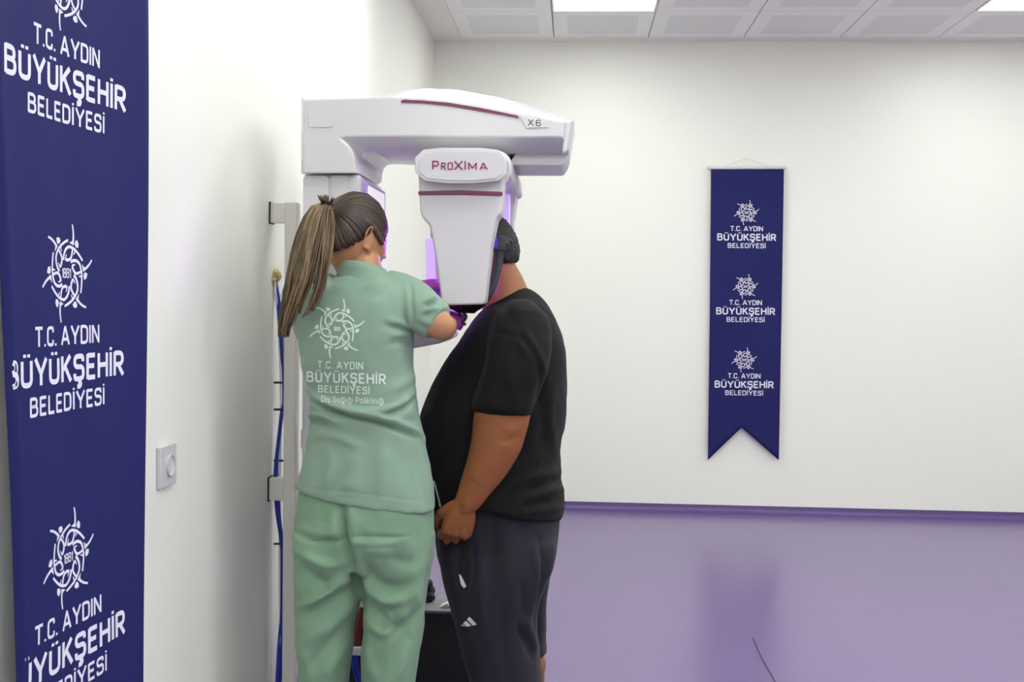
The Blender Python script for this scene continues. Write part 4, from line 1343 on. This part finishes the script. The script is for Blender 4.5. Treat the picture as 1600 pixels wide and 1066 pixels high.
# --- shorts
mb = MB()
h_rows = [(755, 668, 874, YQ, .216, 0), (775, 670, 876, YQ, .219, 0), (800, 673, 877, YQ, .222, 0), (820, 677, 876, YQ, .224, 0), (845, 681, 873, YQ, .222, 0), (870, 684, 869, YQ, .21, 0), (895, 692, 864, YQ, .17, 0)]
mb.loft([body_ring(*[r[k] for k in (1, 2, 0, 3, 4, 5)], n=48, e=2.2) for r in spline(h_rows, 3)])
nl = [(840, 681, 868, YQ - .105, .110, 0), (870, 684, 866, YQ - .11, .120, 0), (900, 690, 858, YQ - .115, .122, 0), (930, 698, 848, YQ - .115, .122, 0), (960, 706, 843, YQ - .115, .120, 0), (1000, 716, 843, YQ - .115, .118, 0), (1040, 727, 845, YQ - .115, .116, 0), (1066, 734, 847, YQ - .115, .115, 0), (1098, 742, 849, YQ - .115, .114, 0)]
fl = [(840, 700, 874, YQ + .115, .11, 0), (870, 704, 869, YQ + .115, .115, 0), (900, 712, 862, YQ + .115, .115, 0), (930, 722, 857, YQ + .115, .112, 0), (960, 732, 855, YQ + .115, .11, 0), (990, 744, 855, YQ + .115, .11, 0), (1020, 750, 856.5, YQ + .115, .11, 0)]
for rows in (nl, fl):
    rs = [body_ring(*[r[k] for k in (1, 2, 0, 3, 4, 5)]) for r in spline(rows, 4)]
    c = sum(rs[-1], Vector()) / 40
    mb.loft(rs + [[c + (p - c) * .93 for p in rs[-1]], [c + (p - c) * .91 + Vector((0, 0, .06)) for p in rs[-1]]])
sh = fuse(mb, .0062, 8)
folds(sh, [
    ([(840, 840), (846, 880), (842, 930), (840, 980), (844, 1040)], -6, 4.5), ([(832, 850), (838, 900), (828, 950), (820, 990)], 6, 7), ([(812, 960), (826, 985), (838, 1010), (844, 1030)], 6, 7), ([(806, 975), (820, 1002), (836, 1030)], -6, 7),
    ([(866, 850), (856, 890), (850, 930)], 5, 5), ([(858, 900), (846, 920)], -4, 5), ([(790, 800), (796, 860), (802, 930), (800, 990)], 3.5, 12), ([(770, 800), (768, 860), (764, 930)], -3, 12), ([(812, 900), (816, 945), (808, 985)], -4, 7),
    ([(700, 850), (708, 900), (722, 960), (745, 1020)], 4, 9), ([(738, 850), (740, 900), (734, 930)], -4, 4), ([(750, 860), (752, 930), (760, 1000)], 2.5, 8), ([(780, 940), (786, 1000), (790, 1066)], -3, 10)])
crumple(sh, .005, 8, (1, 1, .7)); creases(sh, .0035, 8, (1.2, 1, .5))
relax(sh, 1, .4)
shorts = link('shorts', sh, SHORT, man)
bv2 = BVHTree.FromPolygons([v.co.copy() for v in sh.vertices], [tuple(p.vertices) for p in sh.polygons])


def on_shorts(px, py, off=.002):
    d = ray(px, py).normalized()
    hit, nrm, _, _ = bv2.ray_cast(CAM, d)
    return (hit + nrm * off) if hit is not None else P(px, py, YQ - .2)


def patch(poly, name, material, parent, off=.002):
    """a flat shape laid on the shorts: outline in pixels of the photograph"""
    c = (sum(p[0] for p in poly) / len(poly), sum(p[1] for p in poly) / len(poly))
    n = len(poly)
    v = [c]
    for s_ in (.33, .66, 1): v += [(c[0] + (p[0] - c[0]) * s_, c[1] + (p[1] - c[1]) * s_) for p in poly]
    f = [(0, 1 + i, 1 + (i + 1) % n) for i in range(n)]
    for r in range(2): f += [(1 + r * n + i, 1 + (r + 1) * n + i, 1 + (r + 1) * n + (i + 1) % n, 1 + r * n + (i + 1) % n) for i in range(n)]
    fl_ = Flat(); fl_.add(v, f)
    return fl_.build(name, material, parent, lambda a, b: on_shorts(a, b, off), Vector((0, -1, 0)))


dense = lambda pts, k=4: [tuple(np.array(pts[i]) * (1 - j / k) + np.array(pts[(i + 1) % len(pts)]) * j / k) for i in range(len(pts)) for j in range(k)]
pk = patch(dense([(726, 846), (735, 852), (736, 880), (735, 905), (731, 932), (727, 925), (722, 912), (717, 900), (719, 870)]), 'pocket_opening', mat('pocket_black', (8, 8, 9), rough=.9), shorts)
patch(dense([(717.5, 897), (721, 899), (726, 908), (729, 916), (725.5, 919), (721, 913)]), 'pocket_tag', mat('silver_tag', (206, 206, 208), rough=.3), shorts, .004)
LOGO = mat('reflective_print', (196, 196, 196), rough=.5)
fl3 = Flat()
for q in ([(721, 976.5), (724, 975), (727, 977.5), (727, 979)], [(724.5, 973.5), (728.5, 969.5), (736.5, 977.5), (729.5, 979)], [(730, 967.5), (734, 963.5), (746, 975.8), (739, 977.2)]):
    A = dense(q); c = tuple(np.mean(A, 0)); fl3.add([c] + A, [(0, 1 + i, 1 + (i + 1) % len(A)) for i in range(len(A))])
fl3.build('emblem', LOGO, shorts, lambda a, b: on_shorts(a, b, .003), Vector((0, -1, 0)))
# --- body
mb = MB()
MM = head(mb, HM, math.radians(88), math.radians(-6), 0, 1.06, True)
mb.tube([P(768, 400, YQ), P(776, 425, YQ), P(785, 445, YQ), P(792, 470, YQ), P(794, 490, YQ)], [(.058, .062), (.060, .062), (.064, .064), (.072, .072), (.08, .08)], 28, up=(1, 0, 0))
rs = [body_ring(*[r[k] for k in (1, 2, 0, 3, 4, 5)], n=40) for r in spline(t_rows[1:-2], 3)]
mb.loft([[(sum(r, Vector()) / 40).lerp(p, .86) for p in r] for r in rs])
rs = [body_ring(*[r[k] for k in (1, 2, 0, 3, 4, 5)], n=40) for r in spline(h_rows, 3)]
mb.loft([[(sum(r, Vector()) / 40).lerp(p, .84) for p in r] for r in rs])
for sgn, hem in ((-1, 849), (1, 856)):
    Yl = YQ + sgn * .115
    pts = [P(780, 850, Yl), P(778, 900, Yl), P(782, 960, Yl), P(792, 1010, Yl), P(812, 1040, Yl)]
    ank = Vector((pts[-1].x + .0, Yl, .08))
    pts[4] = P(800 if sgn < 0 else 825, 1045, Yl)
    mb.tube(pts[:3] + [P(794 if sgn < 0 else 808, 1005, Yl), pts[4], Vector((pts[4].x - .004, Yl, .22)), Vector((pts[4].x + .004, Yl, .12)), Vector((pts[4].x + .004, Yl, .06))],
            [.092, .086, .072, .062, .060, .056, .046, .046], 22)
    mb.tube([Vector((pts[4].x + .05, Yl, .045)), Vector((pts[4].x - .05, Yl, .045)), Vector((pts[4].x - .15, Yl, .03))], [.036, .040, .026], 14)
    # arm: sleeve to wrist, then the loosely closed hand
    Ya = YQ + sgn * .257
    ap = pxpath([(812, 520, YQ + sgn * .18), (806, 570, YQ + sgn * .235), (794, 615, Ya), (783, 655, Ya), (776, 690, Ya), (762, 725, Ya), (746, 755, Ya), (735, 777, Ya), (729, 788, Ya), (725, 800, Ya)], 5)
    ar = np.interp(np.arange(len(ap)) / (len(ap) - 1), np.linspace(0, 1, 10), [.06, .072, .074, .0765, .071, .060, .0475, .0385, .034, .022])
    mb.tube(ap, [(.82 * r, r) if i < 30 else (.72 * r + .003, r) for i, r in enumerate(ar)], 28, up=(0, 1, 0))
    wr = P(727, 783, Ya)
    hand(mb, wr, (-.28, -sgn * .12, -1), (.22, sgn * 1.0, -.05), -sgn, 1.07, (.7, 1.5, 1.1), .30, .045)
bm2 = fuse(mb, .0036, 3)
folds(bm2, [([(782, 691), (794, 689), (810, 683)], -1.3, 5.0), ([(786, 668), (800, 672), (814, 668)], 1.2, 8), ([(703, 848), (704, 832), (707, 822)], -2.0, 1.8), ([(717, 848), (717, 834), (718, 824)], -2.0, 1.8), ([(731, 848), (731, 834), (730, 824)], -2.0, 1.8)])
mbody = link('body', bm2, SKIN_M, man)
eyes(MM, mbody)
# --- hair: short cap over the skull, thick at the back
mb = MB()
v, f = [], []
nu_, nv_ = 64, 48
for i in range(nv_ + 1):
    for j in range(nu_):
        th, ph = math.pi * i / nv_, 2 * math.pi * j / nu_
        d = Vector((math.sin(th) * math.sin(ph), math.sin(th) * math.cos(ph), math.cos(th)))
        if d.y > .1: lim = .28 + .45 * d.y
        elif d.y > -.22: lim = .28
        else: lim = max(-.30, .28 - 1.3 * (-d.y - .22))
        hgt = 1.055 if d.z > lim + .06 else (1.04 if d.z > lim else .8)
        b = Vector((.076 * d.x, .0975 * d.y, .116 * d.z))
        if d.z < 0 and d.y < 0: b.y *= 1 - .30 * (-d.z) ** 1.2
        v.append(MM @ (b * hgt))
for i in range(nv_):
    for j in range(nu_):
        a, b = i * nu_ + j, i * nu_ + (j + 1) % nu_
        f.append((a, a + nu_, b + nu_, b))
mb.add(v, f)
hm = fuse(mb, .004, 2); crumple(hm, .0030, 110); crumple(hm, .0022, 260)
link('hair', hm, HAIR_B, man)
for sgn in (-1, 1):
    x = P(800 if sgn < 0 else 825, 1045, YQ + sgn * .115).x
    shoe(Vector((x - .20, YQ + sgn * .115 , 0)), Vector((x + .07, YQ + sgn * .115, 0)), SHOE_B, man, .09)
